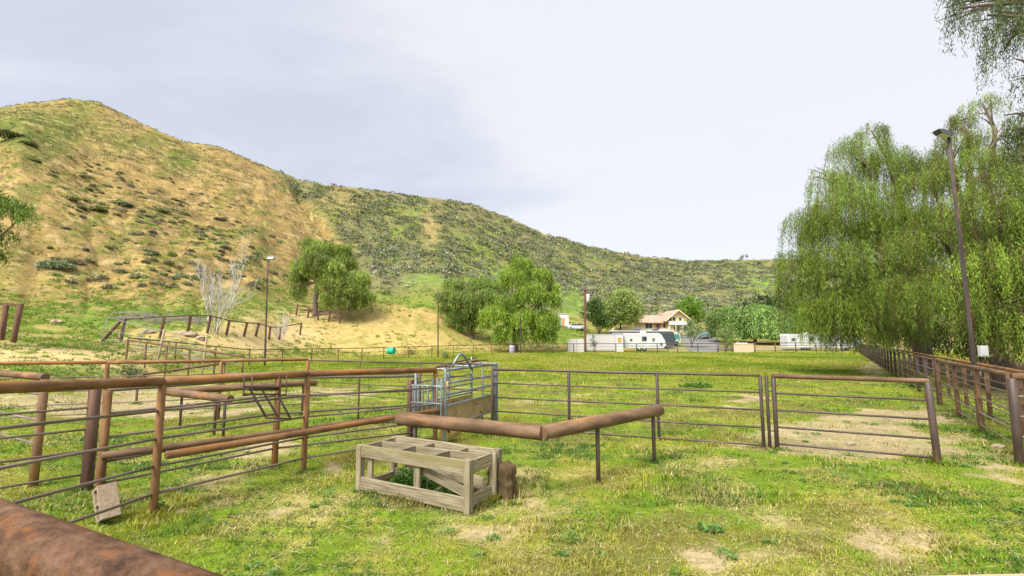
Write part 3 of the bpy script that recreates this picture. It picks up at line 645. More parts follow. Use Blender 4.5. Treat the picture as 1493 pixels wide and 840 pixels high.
sp_ = G(730, 731); o = sack((sp_.x + .02, sp_.y + .22, -.01), .17, .13, .225); tag(o, 'sagging brown sack standing behind the right end of the wooden trough', 'sack')

# ------------------------------------------------------------------ cinder block leaning on the fence
def cinder(loc, rot):
    w, d, h, t = .19, .39, .19, .032; bs = []
    bs = [((-w / 2, -d / 2, 0), (-w / 2 + t, d / 2, h)), ((w / 2 - t, -d / 2, 0), (w / 2, d / 2, h))]
    for y in (-d / 2, -t / 2, d / 2 - t): bs.append(((-w / 2 + t + .0005, y, .002), (w / 2 - t - .0005, y + t, h - .002)))
    o = link('cinder_block', boxes_mesh('cinder_block', bs, .004), M['block'], None, loc=loc); o.rotation_euler = rot; return o
gb = G(158, 757)
cb_ = cinder((gb.x - .05, gb.y + .02, .19), (0, 0, 0))
ex = Vector((.55, -.5, .62)).normalized()      # long axis, leaning up against the rails
hole = Vector((-.72, -.62, -.0)); hole = (hole - ex * hole.dot(ex)).normalized(); third = ex.cross(hole)
ex2 = Vector((-.40, .22, .90)).normalized(); h2_ = Vector((-.62, -.85, 0)); h2_ = (h2_ - ex2 * h2_.dot(ex2)).normalized(); t2 = ex2.cross(h2_)
cb_.matrix_world = Matrix.Translation((gb.x + .0, gb.y + .1, .185)) @ Matrix((t2, ex2, h2_)).transposed().to_4x4()
tag(cb_, 'tan concrete block tipped up against the rails of the left fence', 'concrete block')

# ------------------------------------------------------------------ hanging saddle rack on the heavy railed fence
rk = thing('saddle_rack', 'dark metal rack with three slanting legs hanging from the rusty top rail', 'rack', P(385, 575, 7.2))
def RP(px, py, dz=0.0): return P(px, py, 7.2 + (px - 380) * .0123 + dz)
for px in (356, 408):
    q = RP(px, 549); q2 = RP(px - 1, 577)
    pipe('hook', q, q2, .010, M['dark_pipe'], rk, 8); pipe('hook', q + Vector((.05, .12, 0)), q2 + Vector((.05, .12, 0)), .010, M['dark_pipe'], rk, 8)
    pipe('hook', q2, q2 + Vector((.05, .12, 0)), .010, M['dark_pipe'], rk, 8)
for y in (564, 575): pipe('bar', RP(356, y), RP(408, y), .014, M['dark_pipe'], rk, 8)
pipe('tray', RP(361, 567, .06), RP(405, 567, .06), .03, M['dark_pipe'], rk, 10)
for (x0, y0, x1, y1) in ((366, 570, 389, 610), (383, 570, 406, 609), (406, 578, 424, 611)):
    pipe('leg', RP(x0, y0), RP(x1, y1, -.15), .016, M['dark_pipe'], rk, 8)
pipe('bar', RP(388, 609, -.16), RP(427, 611, -.16), .014, M['dark_pipe'], rk, 8)

# ------------------------------------------------------------------ roping / cattle chute
ch = thing('cattle_chute', 'blue grey steel cattle chute with arched hoop and yellow plywood lower boards', 'cattle chute', (-1.37, 9.7, -.1))
CA = G(648, 645); CA = Vector((CA.x, CA.y, 0)); Cd = Vector((.42, 1, 0)).normalized(); Cs = Vector((-Cd.y, Cd.x, 0)); CLn = 2.55; CWd = .72
def CC(u, v, z): q = CA + Cd * u + Cs * v; return Vector((q.x, q.y, z))
def cpipe(name, a, b, r=.024, mat='steel', n=12): return pipe(name, CC(*a), CC(*b), r, M[mat], ch, n)
for (u, v) in ((0, 0), (CLn, 0), (CLn - .12, 0), (CLn, CWd), (CLn * .55, CWd), (CLn * .49, CWd), (0, CWd), (CLn*.97, CWd*.5)):
    q = CC(u, v, 0); cpipe('upright', (u, v, hz(q.x, q.y) - .05), (u, v, 1.47), .034 if u in (0, CLn) else .024)
for v in (0, CWd):
    for z in (1.45, 1.18, .95, .72): cpipe('side_rail', (0, v, z), (CLn, v, z), .026 if v == 0 else .02)
cpipe('side_rail', (0, 0, .3), (CLn, 0, .3), .02)
for u in (0, CLn * .5, CLn):
    cpipe('cross_bar', (u, 0, 1.47), (u, CWd, 1.47), .022)
board('side_board', CC(.05, .035, .49), CC(CLn - .14, .035, .5), .018, .38, M['ply'], ch)
board('side_board', CC(.05, CWd - .035, .45), CC(CLn, CWd - .035, .45), .018, .46, M['ply'], ch)
hoop = [CC(.1, .12, 1.47), CC(.35, .2, 1.66), CC(.5, .25, 1.74), CC(.62, .3, 1.75), CC(.78, .26, 1.68), CC(1.25, .05, 1.46)]
hp = [P(659, 535, 9.95), P(664, 526, 10.0), P(668, 519, 10.05), P(671, 516.5, 10.08), P(675, 517, 10.1), P(679, 522, 10.15), P(689, 540, 10.25)]
link('hoop', tubes_mesh('hoop', [(np.array([tuple(p) for p in hp]), [.026] * len(hp))], 12), M['steel'], ch, loc=(0, 0, 0))
cpipe('latch_bar', (.1, .3, 1.52), (CLn, .25, 1.56), .016, 'rust'); cpipe('latch_bar', (CLn * .45, .1, 1.53), (CLn + .05, .5, 1.55), .02, 'steel')
cpipe('latch_bar', (CLn * .6, .2, 1.57), (CLn * .75, .22, 1.57), .035, 'rust', 10); cpipe('latch_lever', (CLn * .7, .35, 1.5), (CLn * .72, .35, 1.66), .018)
cpipe('latch_bar', (CLn*.3, .6, 1.5), (CLn*1.0, .62, 1.6), .02, 'dark_pipe')
cpipe('latch', (0, -.05, 1.05), (0, -.05, 1.22), .022, 'ochre', 10); cpipe('latch', (-.03, -.06, 1.1), (.06, -.06, 1.12), .014, 'rust', 8)
# head gate at the near end, bars side by side
for k, v in enumerate((.02, .12, .22, .34, .46, .58, .7)):
    q = CC(-.12, v, 0); cpipe('gate_bar', (-.12, v, .35), (-.12, v, 1.13 if v > .3 else 1.3), .02)
for z in (.38, .78, 1.13): cpipe('gate_bar', (-.12, -.02, z), (-.12, .74, z), .018)
cpipe('chain', (.0, -.06, .52), (.03, -.08, .2), .028, 'dark_pipe', 8)
er = CC(.18, .1, .12); pipe('counterweight', er, CC(.62, .12, .12), .13, M['ochre'], ch, 20)
board('kick_board', CC(.62, .0, .2), CC(1.7, .02, .2), .02, .24, M['ochre'], ch)

# ------------------------------------------------------------------ light poles
def light_pole(label, base, top, r0, r1, mat, head, n=12):
    root = thing('light_pole', label, 'light pole', base)
    pipe('pole', base - Vector((0, 0, .2)), top, r0, M[mat], root, n, r1=r1); return root
base = G(1431, 622); top = P(1383, 196, base.y - .15)
lp = light_pole('tall brown light pole with a flood lamp, rising before the weeping trees', base, top, .06, .036, 'dark_pipe', True)
pipe('conduit', base + Vector((-.09, -.05, .9)), top + Vector((-.07, -.03, -.4)), .012, M['dgrey'], lp, 8)
mv = Matrix.Translation(top + Vector((-.22, -.05, .02)) - Vector(lp.location)) @ Matrix.Rotation(math.radians(18), 4, 'Y')
ho = link('lamp_head', prism_mesh('lamp_head', [(-.16, .015), (-.06, -.06), (.2, -.06), (.24, .0), (.2, .05), (-.06, .05)], -.1, .1), M['dgrey'], lp); ho.matrix_local = mv
lo_ = link('lamp_glass', box_mesh('lamp_glass', (-.04, -.085, -.075), (.18, .085, -.062)), M['lens'], lp); lo_.matrix_local = mv
pipe('clamp', base + Vector((0, 0, 1.2)), base + Vector((-.002, 0, 1.3)), .1, M['steel'], lp, 12)
bx = P(1429, 512, base.y - .12); eb = link('junction_box', boxes_mesh('junction_box', [((-.09, -.05, -.13), (.09, .05, .13)), ((-.075, -.06, -.1), (.075, -.051, .1))], .006), M['offwhite'], None, loc=bx + Vector((.07, 0, 0)))
tag(eb, 'small white electrical box fixed to the tall brown light pole', 'electrical box')
def far_pole(label, px, d, ytop, lamp=True):
    b = onG(px, d); t = P(px + (3 if px < 500 else 0), ytop, d); root = light_pole(label, b, t, .09, .06, 'dark_pipe', False, 8)
    if lamp:
        link('lamp_head', box_mesh('lamp_head', (-.12, -.2, -.14), (.5, .2, .12), .03), M['grey'], root, loc=t + Vector((.1, 0, .02)))
        link('lamp_glass', box_mesh('lamp_glass', (.0, -.225, -.09), (.45, -.203, .08)), M['lens'], root, loc=t + Vector((.1, 0, .02)))
far_pole('slim dark lamp pole left of the ochre mound, near the weeping tree', 388, 43, 377)
far_pole('slim dark pole at the right foot of the ochre mound, with no lamp', 639, 63, 425, False)
far_pole('thin pole standing in front of the tall tree cluster', 759, 68, 452, False)
# utility pole
ub = onG(853, 76); ut = P(853, 419, 76); up_ = thing('utility_pole', 'brown timber utility pole with cross arm and grey transformer', 'utility pole', ub)
pipe('pole', ub - Vector((0, 0, .3)), ut, .2, M['postwood'], up_, 10, r1=.14)
board('cross_arm', ut + Vector((-.9, -.2, -.45)), ut + Vector((.9, -.2, -.45)), .14, .16, M['postwood'], up_)
for dx in (-.8, -.35, .35, .8): pipe('insulator', ut + Vector((dx, -.2, -.37)), ut + Vector((dx, -.2, -.1)), .06, M['steel'], up_, 8)
pipe('transformer', ut + Vector((.42, -.1, -2.3)), ut + Vector((.42, -.1, -1.1)), .26, M['offwhite'], up_, 14)

# ------------------------------------------------------------------ timber post and rail on the bank, fallen panel, frame at far left
pr = [(147, 41, 496, 466), (176, 42, 490, 458), (233, 44, 483, 451), (272, 46, 480, 451), (301, 48, 475, 449), (329, 50, 471, 449), (355, 52, 469, 448), (372, 54, 465, 446), (392, 56, 461, 442), (407, 58, 459, 440), (437, 64, 452, 434)]
tf = thing('timber_fence', 'weathered brown timber post and rail fence following the green bank below the bare tree', 'fence', onG(147, 41))
prev = None
for i, (px, d, yb, yt) in enumerate(pr):
    b = onG(px, d); off = (7 if i == 0 else 4) * d / 700
    t = Vector((b.x + off * (1 if i < 8 else .3), b.y, b.z + (yb - yt) * d / 700))
    if i == 0: t = Vector((b.x + 1.5, b.y, b.z + 1.65))
    pipe('post', b - Vector((0, 0, .2)), t, .13, M['postwood'], tf, 8)
    if prev is not None: pipe('rail', prev, t - Vector((0, 0, .08)), .07, M['bark'], tf, 7)
    prev = t - Vector((0, 0, .08))
fp = thing('gate_panel', 'grey metal gate panel fallen askew against the timber fence', 'gate', onG(150, 36))
q = [P(157, 463, 38.5), P(240, 483, 37), P(229, 510, 36.4), P(146, 494, 38)]
for a, b in ((0, 1), (1, 2), (2, 3), (3, 0)): pipe('frame', q[a], q[b], .024, M['steel'], fp, 8)
for t in (.35, .68): pipe('bar', q[0].lerp(q[1], t), q[3].lerp(q[2], t), .018, M['steel'], fp, 8)
pipe('bar', q[0].lerp(q[3], .55), q[1].lerp(q[2], .55), .025, M['steel'], fp, 8)
fp2 = thing('gate_panel', 'second low grey metal panel lying right of the first fallen one', 'gate', onG(260, 34))
q = [P(240, 482, 36), P(306, 516, 31), P(290, 522, 31), P(231, 503, 36)]
for a, b in ((0, 1), (1, 2), (2, 3)): pipe('frame', q[a], q[b], .022, M['steel'], fp2, 8)
pipe('bar', q[0].lerp(q[3], .5), q[1].lerp(q[2], .5), .016, M['steel'], fp2, 8)
st = tag(pipe('stake', onG(231, 33) - Vector((0, 0, .2)), P(240, 480, 33), .08, M['palewood'], None, 8), 'leaning pale wooden stake at the low end of the fallen panel', 'stake')
st = tag(pipe('stake', onG(297, 30) - Vector((0, 0, .3)), P(302, 487, 30), .06, M['palewood'], None, 8), 'upright yellowish stake behind the small holding pen', 'stake')
ff = thing('timber_railing', 'dark timber posts and beam at the far left edge of the bank', 'railing', onG(20, 24))
for (a, b) in (((3, 488), (9, 443)), ((20, 491), (30, 445)), ((-42, 490), (-38, 443))):
    pipe('post', P(*a, 26) - Vector((0, 0, .3)), P(*b, 26), .13, M['postwood'], ff, 8)
board('beam', P(-60, 441, 26), P(33, 445, 26), .14, .14, M['postwood'], ff)
cat_ = thing('timber_fence', 'short run of brown timber posts below the weeping tree beside the mound', 'fence', onG(455, 76))
prev = None
for px in (430, 447, 462, 478, 494):
    b = onG(px, 74); t = b + Vector((.15, 0, 1.7)); pipe('post', b - Vector((0, 0, .2)), t, .14, M['postwood'], cat_, 8)
    if prev is not None: pipe('rail', prev, t - Vector((0, 0, .2)), .09, M['postwood'], cat_, 6)
    prev = t - Vector((0, 0, .2))
# barrels
def barrel(label, p0, p1, r, mat):
    root = thing('barrel', label, 'barrel', p0); pipe('drum', p0, p1, r, M[mat], root, 20)
    for t in (.3, .7): q = p0.lerp(p1, t); e = (p1 - p0).normalized() * .03; pipe('hoop', q - e, q + e, r * 1.05, M[mat], root, 20)
q = P(566, 511.5, 55.4); barrel('green plastic barrel lying sideways on the far fence below the mound', q, q + Vector((.75, -.25, 0)), .38, 'green')
q = onG(746, 72); barrel('pale lilac barrel at the foot of the tall tree cluster', q, q + Vector((0, 0, 1.1)), .45, 'lilac')
# tan block wall
w = onG(1083, 73.4); o = link('block_wall', boxes_mesh('block_wall', [((-1.45, -.12, -.3), (1.5, .12, 1.3)), ((-1.5, -.16, 1.302), (1.55, .16, 1.38))], .01), M['tanblock'], None, loc=w)
tag(o, 'low tan block wall between the dark railing and the brown far fence', 'wall')
# ------------------------------------------------------------------ trees
def leaf_colors(rs, n, base, var=.22, hue=.12, yellow=None, yfrac=.15):
    base = np.asarray(base); v = 1 + (rs.rand(n, 1) - .5) * 2 * var
    C = base * v; C[:, 0] *= 1 + (rs.rand(n) - .5) * 2 * hue
    if yellow is not None:
        k = rs.rand(n) < yfrac; C[k] = np.asarray(yellow) * v[k]
    return np.clip(C, .004, .8)
def unit(rs, n):
    v = rs.normal(size=(n, 3)); return v / np.linalg.norm(v, axis=1, keepdims=True)
def weeping(name, label, base, lobes, seed, leaf=.16, wid=.02, strands=60, per_m=14, minz=1.2, fork=2.5, trunk_r=.35, color=(.10, .15, .025), dead=None, deadfrac=.0,
            group=None, spread=.10, length=(1.0, 3.0), twigs=3, cat='tree', fill=.35, trunk_top=None):
    """weeping tree: trunk and limbs run to each foliage mass, thin strands of leaflets hang from every mass"""
    rs = np.random.RandomState(seed); base = Vector(base); root = thing(name, label, cat, base, group)
    tubes = []; ft = Vector(trunk_top) if trunk_top is not None else base + Vector(((rs.rand() - .5) * fork * .3, (rs.rand() - .5) * .5, fork))
    mid = base.lerp(ft, .5) + Vector(((rs.rand() - .5) * .3, 0, 0))
    tubes.append((np.array([tuple(base - Vector((0, 0, .4))), tuple(base + Vector((0, 0, .15))), tuple(mid), tuple(ft)]), [trunk_r * 1.5, trunk_r * 1.1, trunk_r * .9, trunk_r * .75]))
    Cc, Dd, Ss, Kk = [], [], [], []; tw = []
    for (c, r) in lobes:
        c = Vector(c); v = c - ft; L = v.length
        k1 = ft + v * .33 + Vector((rs.normal() * .06 * L, rs.normal() * .06 * L, .10 * L)); k2 = ft + v * .7 + Vector((rs.normal() * .05 * L, rs.normal() * .05 * L, .12 * L))
        rr = trunk_r * (.30 + .2 * rs.rand())
        tubes.append((np.array([tuple(ft - Vector((0, 0, .1))), tuple(k1), tuple(k2), tuple(c)]), [rr, rr * .7, rr * .42, rr * .18]))
        for _ in range(twigs):
            e = np.array(tuple(c)) + unit(rs, 1)[0] * r * .95 * np.array([1, 1, .7]); s = np.array(tuple(k2.lerp(c, rs.rand())))
            m = (s + e) / 2 + np.array([0, 0, .12 * r]); tubes.append((np.array([s, m, e]), [rr * .2, rr * .13, rr * .05]))
        n = int(strands * r * r * rs.uniform(.6, 1.15)); ncl = max(5, n // 9); dc = unit(rs, ncl); d = dc[rs.randint(0, ncl, n)] + rs.normal(size=(n, 3)) * .2; d /= np.linalg.norm(d, axis=1, keepdims=True); d[:, 2] = np.abs(d[:, 2]) * .9 - .25
        rad = r * (rs.rand(n) ** .35); p0 = np.array(tuple(c)) + d * rad[:, None] * np.array([1, 1, .8])
        ll = (length[0] + rs.rand(n) ** 1.5 * (length[1] - length[0])) * (.6 + .4 * r / 2.2)
        ll = np.minimum(ll, np.maximum(p0[:, 2] - (minz + rs.rand(n) * .8), .2))
        out = d[:, :2] / (np.linalg.norm(d[:, :2], axis=1, keepdims=True) + 1e-6)
        bright = 1 + .3 * rs.normal(size=n); lobeb = 1 + .16 * rs.normal()
        isdead = rs.rand(n) < deadfrac
        for i in range(n):
            k = max(3, int(ll[i] * per_m)); t = (np.arange(k) + rs.rand(k)) / k
            ox = out[i, 0] * (t ** .6) * ll[i] * .16; oy = out[i, 1] * (t ** .6) * ll[i] * .16
            pos = np.stack([p0[i, 0] + ox, p0[i, 1] + oy, p0[i, 2] + .12 * ll[i] * np.sin(t * 2.2) - t * ll[i]], -1)
            pos += rs.normal(size=(k, 3)) * spread * np.array([1, 1, .5])
            dv = rs.normal(size=(k, 3)) * .42 + np.array([out[i, 0] * .2, out[i, 1] * .2, -1.0]); dv /= np.linalg.norm(dv, axis=1, keepdims=True)
            sv = np.cross(dv, unit(rs, k)); sv /= np.linalg.norm(sv, axis=1, keepdims=True) + 1e-9
            sz = leaf * (.6 + .8 * rs.rand(k))
            Cc.append(pos); Dd.append(dv * sz[:, None] * .5); Ss.append(sv * (wid * (.7 + .6 * rs.rand(k)))[:, None])
            col = leaf_colors(rs, k, color) * max(.35, bright[i]) * lobeb
            if isdead[i] and dead is not None: col = leaf_colors(rs, k, dead)
            Kk.append(col)
    Cc, Dd, Ss, Kk = map(np.concatenate, (Cc, Dd, Ss, Kk))
    link('trunk', tubes_mesh('trunk', tubes, 8), M['bark'], root, loc=(0, 0, 0))
    link('crown', quads_mesh('crown', Cc, Dd, Ss, Kk), M['leaf'], root, loc=(0, 0, 0)); return root
def bushy(name, label, base, lobes, seed, n=220, leaf=.3, wid=.12, color=(.08, .13, .02), trunk_r=.25, fork=1.5, group=None, cat='tree', stems=1, shell=.55, up=.3, bark='bark', hangs=0.0):
    rs = np.random.RandomState(seed); base = Vector(base); root = thing(name, label, cat, base, group); tubes = []
    ft = base + Vector((0, 0, fork))
    if trunk_r > 0:
        for s in range(stems):
            o = Vector(((rs.rand() - .5) * 2 * .8 * (stems > 1), (rs.rand() - .5) * .6 * (stems > 1), 0))
            tubes.append((np.array([tuple(base + o * .5 - Vector((0, 0, .3))), tuple(base + o + Vector((0, 0, fork * .5))), tuple(ft + o * 1.4)]), [trunk_r * 1.2, trunk_r, trunk_r * .7]))
        for (c, r) in lobes:
            c = Vector(c); m = ft.lerp(c, .5) + Vector((0, 0, .1 * r)); tubes.append((np.array([tuple(ft - Vector((0, 0, .2))), tuple(m), tuple(c)]), [trunk_r * .5, trunk_r * .3, trunk_r * .1]))
        link('trunk', tubes_mesh('trunk', tubes, 7), M[bark], root, loc=(0, 0, 0))
    Cc, Dd, Ss, Kk = [], [], [], []
    for (c, r) in lobes:
        k = int(n * r * r); ncl = max(6, int(k / 9)); cd = unit(rs, ncl); cr = r * (shell + (1 - shell) * rs.rand(ncl)) * (1 + .12 * rs.normal(size=ncl)); cc = np.array(tuple(c)) + cd * cr[:, None] * np.array([1, 1, .88])
        cb = 1 + .22 * rs.normal(size=ncl); q = rs.randint(0, ncl, k)
        pos = cc[q] + rs.normal(size=(k, 3)) * leaf * .75; dv = unit(rs, k) + cd[q] * .5 + np.array([0, 0, up - hangs * 2]); dv /= np.linalg.norm(dv, axis=1, keepdims=True)
        sv = np.cross(dv, unit(rs, k)); sv /= np.linalg.norm(sv, axis=1, keepdims=True) + 1e-9; sz = leaf * (.5 + .9 * rs.rand(k))
        Cc.append(pos); Dd.append(dv * sz[:, None] * .5); Ss.append(sv * sz[:, None] * (wid / leaf)); Kk.append(leaf_colors(rs, k, color) * np.clip(cb[q], .4, 1.8)[:, None])
    Cc, Dd, Ss, Kk = map(np.concatenate, (Cc, Dd, Ss, Kk))
    link('crown', quads_mesh('crown', Cc, Dd, Ss, Kk), M['leaf'], root, loc=(0, 0, 0)); return root
def LB(*q): return [(P(px, py, d), r) for (px, py, d, r) in q]

# the big weeping pepper trees on the right
weeping('pepper_tree', 'large weeping tree overhanging the arena fence, its ragged left crown against the sky', onG(1345, 31),
        LB((1248, 212, 30, 1.7), (1205, 262, 29, 1.6), (1180, 318, 28, 1.5), (1160, 375, 28, 1.3), (1243, 290, 27, 2.4), (1292, 232, 31, 1.9), (1305, 320, 27, 2.6), (1232, 375, 27, 2.4), (1180, 425, 28.5, 1.5),
           (1265, 430, 26.5, 2.4), (1335, 238, 31, 1.7), (1215, 440, 27.5, 1.9), (1300, 400, 29, 2.6), (1150, 415, 29, .9), (1330, 330, 32, 2.6), (1215, 330, 31, 2.0), (1270, 190, 31, 1.0), (1165, 450, 28, .9), (1195, 470, 28, 1.0), (1225, 480, 27.5, 1.1), (1262, 478, 27, 1.2), (1300, 470, 28, 1.4)),
        11, leaf=.20, wid=.0125, strands=105, per_m=19, spread=.06, minz=1.0, fork=5.0, trunk_r=.5, color=(.155, .22, .028), length=(.9, 3.2), twigs=4, dead=(.13, .11, .05), deadfrac=.06)
weeping('pepper_tree', 'nearest large weeping tree behind the tall light pole, with brown dead strands inside', onG(1462, 21.5),
        LB((1400, 176, 24, .9), (1385, 205, 23, 1.1), (1432, 150, 23, .9), (1460, 195, 22, 1.4), (1415, 240, 22, 1.7), (1470, 265, 20, 1.6), (1352, 262, 23, 1.4), (1420, 305, 20, 1.9), (1490, 225, 20, 1.4), (1495, 330, 19, 1.9),
           (1355, 345, 21, 1.8), (1440, 380, 19.5, 1.9), (1505, 400, 18.5, 1.7), (1545, 300, 19, 2.2), (1375, 420, 20, 1.6), (1450, 450, 19.5, 1.5), (1530, 460, 18, 1.8), (1580, 380, 18, 2.2), (1330, 420, 24, 1.7)),
        12, leaf=.15, wid=.011, strands=140, per_m=23, spread=.05, minz=.7, fork=4.0, trunk_r=.42, color=(.16, .23, .028), length=(.7, 2.4), twigs=6, dead=(.12, .075, .035), deadfrac=.2)
weeping('pepper_tree', 'dark weeping tree filling the shade between the two big ones, farther back', onG(1420, 37),
        LB((1335, 400, 38, 2.6), (1375, 330, 38, 2.6), (1330, 470, 40, 2.2), (1420, 420, 34, 3), (1390, 480, 30, 2.0), (1450, 485, 28, 2.0), (1500, 470, 27, 2.4), (1460, 340, 33, 3), (1500, 400, 30, 3), (1290, 470, 44, 2.4)),
        13, leaf=.26, wid=.03, strands=40, per_m=10, minz=.3, fork=4.0, trunk_r=.4, color=(.08, .12, .025), length=(1.5, 4), twigs=3, dead=(.08, .05, .025), deadfrac=.25)
# overhanging branches of a near tree outside the frame on the right
weeping('pepper_tree', 'hanging leafy sprays reaching into the top right corner from a tree outside the photo', (13.5, 7.5, hz(13.5, 7.5)),
        LB((1400, 12, 7.0, .30), (1440, 22, 6.8, .42), (1475, 45, 6.6, .42), (1385, -12, 7.2, .3), (1425, -30, 7, .6), (1480, 5, 6.8, .6), (1497, 95, 6.5, .28), (1540, 0, 7, .9), (1590, -60, 7.5, 1.2), (1530, 90, 6.8, .45),
           (1488, 168, 7.6, .22), (1478, 190, 8.2, .18), (1520, 190, 7.6, .5), (1700, 60, 8, 1.5), (1740, 200, 8, 1.5)),
        14, leaf=.062, wid=.0055, strands=230, per_m=60, minz=2.5, fork=4.2, trunk_r=.3, color=(.085, .115, .04), length=(.45, 1.25), twigs=5, spread=.022)
# left edge tree
weeping('pepper_tree', 'green tree leaning in at the left edge in front of the tan hillside', onG(-75, 30),
        LB((18, 300, 30, 1.1), (34, 312, 29.5, .75), (-15, 290, 31, 1.5), (-30, 340, 30, 1.6), (2, 335, 30, .8), (-60, 310, 31, 2), (-70, 380, 31, 1.8), (-12, 370, 30, .7)), 15, leaf=.2, wid=.03, strands=95, per_m=13, color=(.12, .19, .025), length=(.6, 1.6), fork=3.5, trunk_r=.3)
# middle distance
weeping('pepper_tree', 'wide weeping tree with a visible leaning trunk, beside the ochre mound', onG(458, 76),
        LB((470, 362, 78, 2.6), (445, 385, 76, 2.2), (500, 380, 78, 2.2), (522, 402, 77, 1.9), (490, 405, 76, 2.8), (450, 352, 79, 1.4), (464, 378, 75, 2.2), (484, 388, 75, 2.0), (498, 410, 75, 2.0), (520, 440, 75.5, 1.2), (540, 432, 77, 1.1), (500, 362, 78, 1.4), (458, 368, 76, 1.8), (472, 392, 75, 1.5), (434, 400, 76, 1.7), (434, 420, 76, 1.3), (478, 432, 74, 1.4), (500, 440, 74, 1.4), (508, 420, 75, 2.2), (528, 425, 76, 1.3), (486, 430, 75, 1.5), (534, 412, 78, .9), (515, 436, 75, 1.2), (436, 425, 77, 1.0)),
        21, leaf=.55, wid=.045, strands=85, per_m=8, minz=hz(*xy(onG(458, 76))) + .3, fork=4.2, trunk_r=.45, color=(.19, .25, .045), length=(.9, 2.6), dead=(.2, .17, .11), deadfrac=.05, spread=.2, trunk_top=P(463, 412, 76))
weeping('pepper_tree', 'tall bright weeping tree, right half of the cluster behind the chute', onG(752, 76),
        LB((762, 385, 77, 2.0), (748, 400, 76, 2.2), (785, 398, 77, 2.2), (775, 425, 75, 2.8), (800, 432, 76, 2.0), (740, 440, 75, 2.4), (765, 460, 74, 2.6), (795, 462, 75, 2.2), (720, 455, 74, 2.2), (735, 480, 74, 1.6), (808, 418, 77, 1.2), (785, 485, 74, 1.6), (755, 376, 78, 1.2), (800, 485, 74.5, 1.2), (762, 488, 73.5, 1.4), (727, 490, 74, 1.0)),
        22, leaf=.55, wid=.045, strands=58, per_m=8.5, minz=.25, fork=3.0, trunk_r=.45, color=(.20, .29, .035), length=(1.0, 2.8), spread=.22)
weeping('pepper_tree', 'lower duller weeping tree, left half of the cluster behind the chute', onG(688, 82),
        LB((660, 412, 82, 1.7), (650, 432, 82, 1.8), (675, 432, 81, 2.4), (700, 412, 84, 2.2), (690, 450, 81, 2.2), (712, 430, 82, 2.4), (648, 450, 83, 1.2), (668, 455, 82, 1.7), (725, 415, 85, 1.8), (678, 470, 82, 1.6), (700, 462, 82, 1.8), (655, 462, 82, 1.0)),
        23, leaf=.55, wid=.045, strands=58, per_m=8.5, minz=1.2, fork=3.2, trunk_r=.4, color=(.18, .25, .05), length=(.9, 2.6), spread=.22)
bushy('round_tree', 'broad rounded olive green tree left of the yellow house', onG(905, 112), LB((905, 450, 112, 4.6), (890, 458, 112, 3.4), (922, 455, 112, 3.0), (905, 440, 112, 3.2)), 31, n=330, leaf=.42, wid=.11, color=(.235, .30, .08), fork=2.5, up=.0, hangs=.3)
bushy('broadleaf_tree', 'small dark green tree with three stems beside the utility pole', onG(872, 106), LB((865, 455, 106, 2.3), (873, 465, 106, 2.2), (868, 445, 106, 1.6), (882, 470, 106, 1.6)), 32, n=130, leaf=.5, wid=.17, color=(.07, .12, .025), fork=2.2, stems=3, trunk_r=.14)
bushy('broadleaf_tree', 'bright green tree directly behind the yellow house', onG(1006, 145), LB((1005, 447, 145, 3.6), (1012, 458, 145, 3.2), (996, 456, 145, 3.0)), 33, n=130, leaf=.6, wid=.2, color=(.15, .26, .035), fork=3)
for i, (px, py, d, r, l) in enumerate([(1064, 462, 104, 4.0, 'leftmost of the three pale green domed willows behind the arena'), (1101, 460, 102, 4.4, 'middle domed willow behind the tan block wall and far fence'), (1140, 468, 103, 3.6, 'right domed willow half hidden by the big weeping tree')]):
    b = onG(px, d); c = P(px, py, d)
    weeping('willow_tree', l, b, [(c, r), (c + Vector((r * .5, 0, .7)), r * .7), (c + Vector((-r * .55, -.5, .2)), r * .7), (c + Vector((0, -1, -1.6)), r * .8), (c + Vector((.8 * r, -.6, -1.2)), r * .55), (c + Vector((0, 0, 1.0)), r * .75)], 40 + i, leaf=.55, wid=.1, strands=42, per_m=6,
            minz=b.z + .5, fork=2.5, trunk_r=.35, color=(.17, .26, .065), length=(2.2, 5), spread=.2, group='domed willows behind the arena')
bushy('evergreen_tree', 'dark spreading tree rising behind the domed willows', onG(1118, 135), LB((1090, 450, 135, 3), (1115, 443, 135, 3.4), (1140, 447, 135, 4), (1165, 455, 135, 4), (1200, 455, 135, 4.5)), 45, n=55, leaf=.65, wid=.2, color=(.035, .065, .02), fork=3)
bushy('conifer_shrub', 'loose spreading conifer in front of the house, right side', onG(1008, 90), LB((1008, 478, 90, 1.7), (1000, 486, 90, 1.5), (1017, 487, 90, 1.5), (1008, 470, 90, 1.0), (1022, 482, 90, .9)), 46, n=150, leaf=.4, wid=.07, color=(.17, .23, .09), fork=.8, trunk_r=.12, cat='shrub')
bushy('garden_shrub', 'large rounded grey green shrub beside the grey ribbed roof', onG(1060, 86), LB((1058, 486, 86, 1.5), (1067, 490, 86, 1.5), (1052, 492, 86, 1.2), (1062, 478, 86, .8)), 47, n=150, leaf=.32, wid=.09, color=(.19, .26, .085), fork=.5, trunk_r=.08, cat='shrub')
bushy('garden_shrub', 'low bright lime shrub next to the tan block wall', onG(1066, 80), LB((1062, 499, 80, .8), (1070, 501, 80, .8)), 48, n=260, leaf=.25, wid=.07, color=(.17, .27, .03), fork=.3, trunk_r=.05, cat='shrub')
bushy('garden_shrub', 'small dark sapling in front of the dusty white container', onG(865, 75.5), LB((865, 492, 75.5, .35), (865, 498, 75.5, .45), (865, 503, 75.5, .4)), 49, n=500, leaf=.2, wid=.06, color=(.06, .13, .03), fork=.4, trunk_r=.04, cat='shrub')
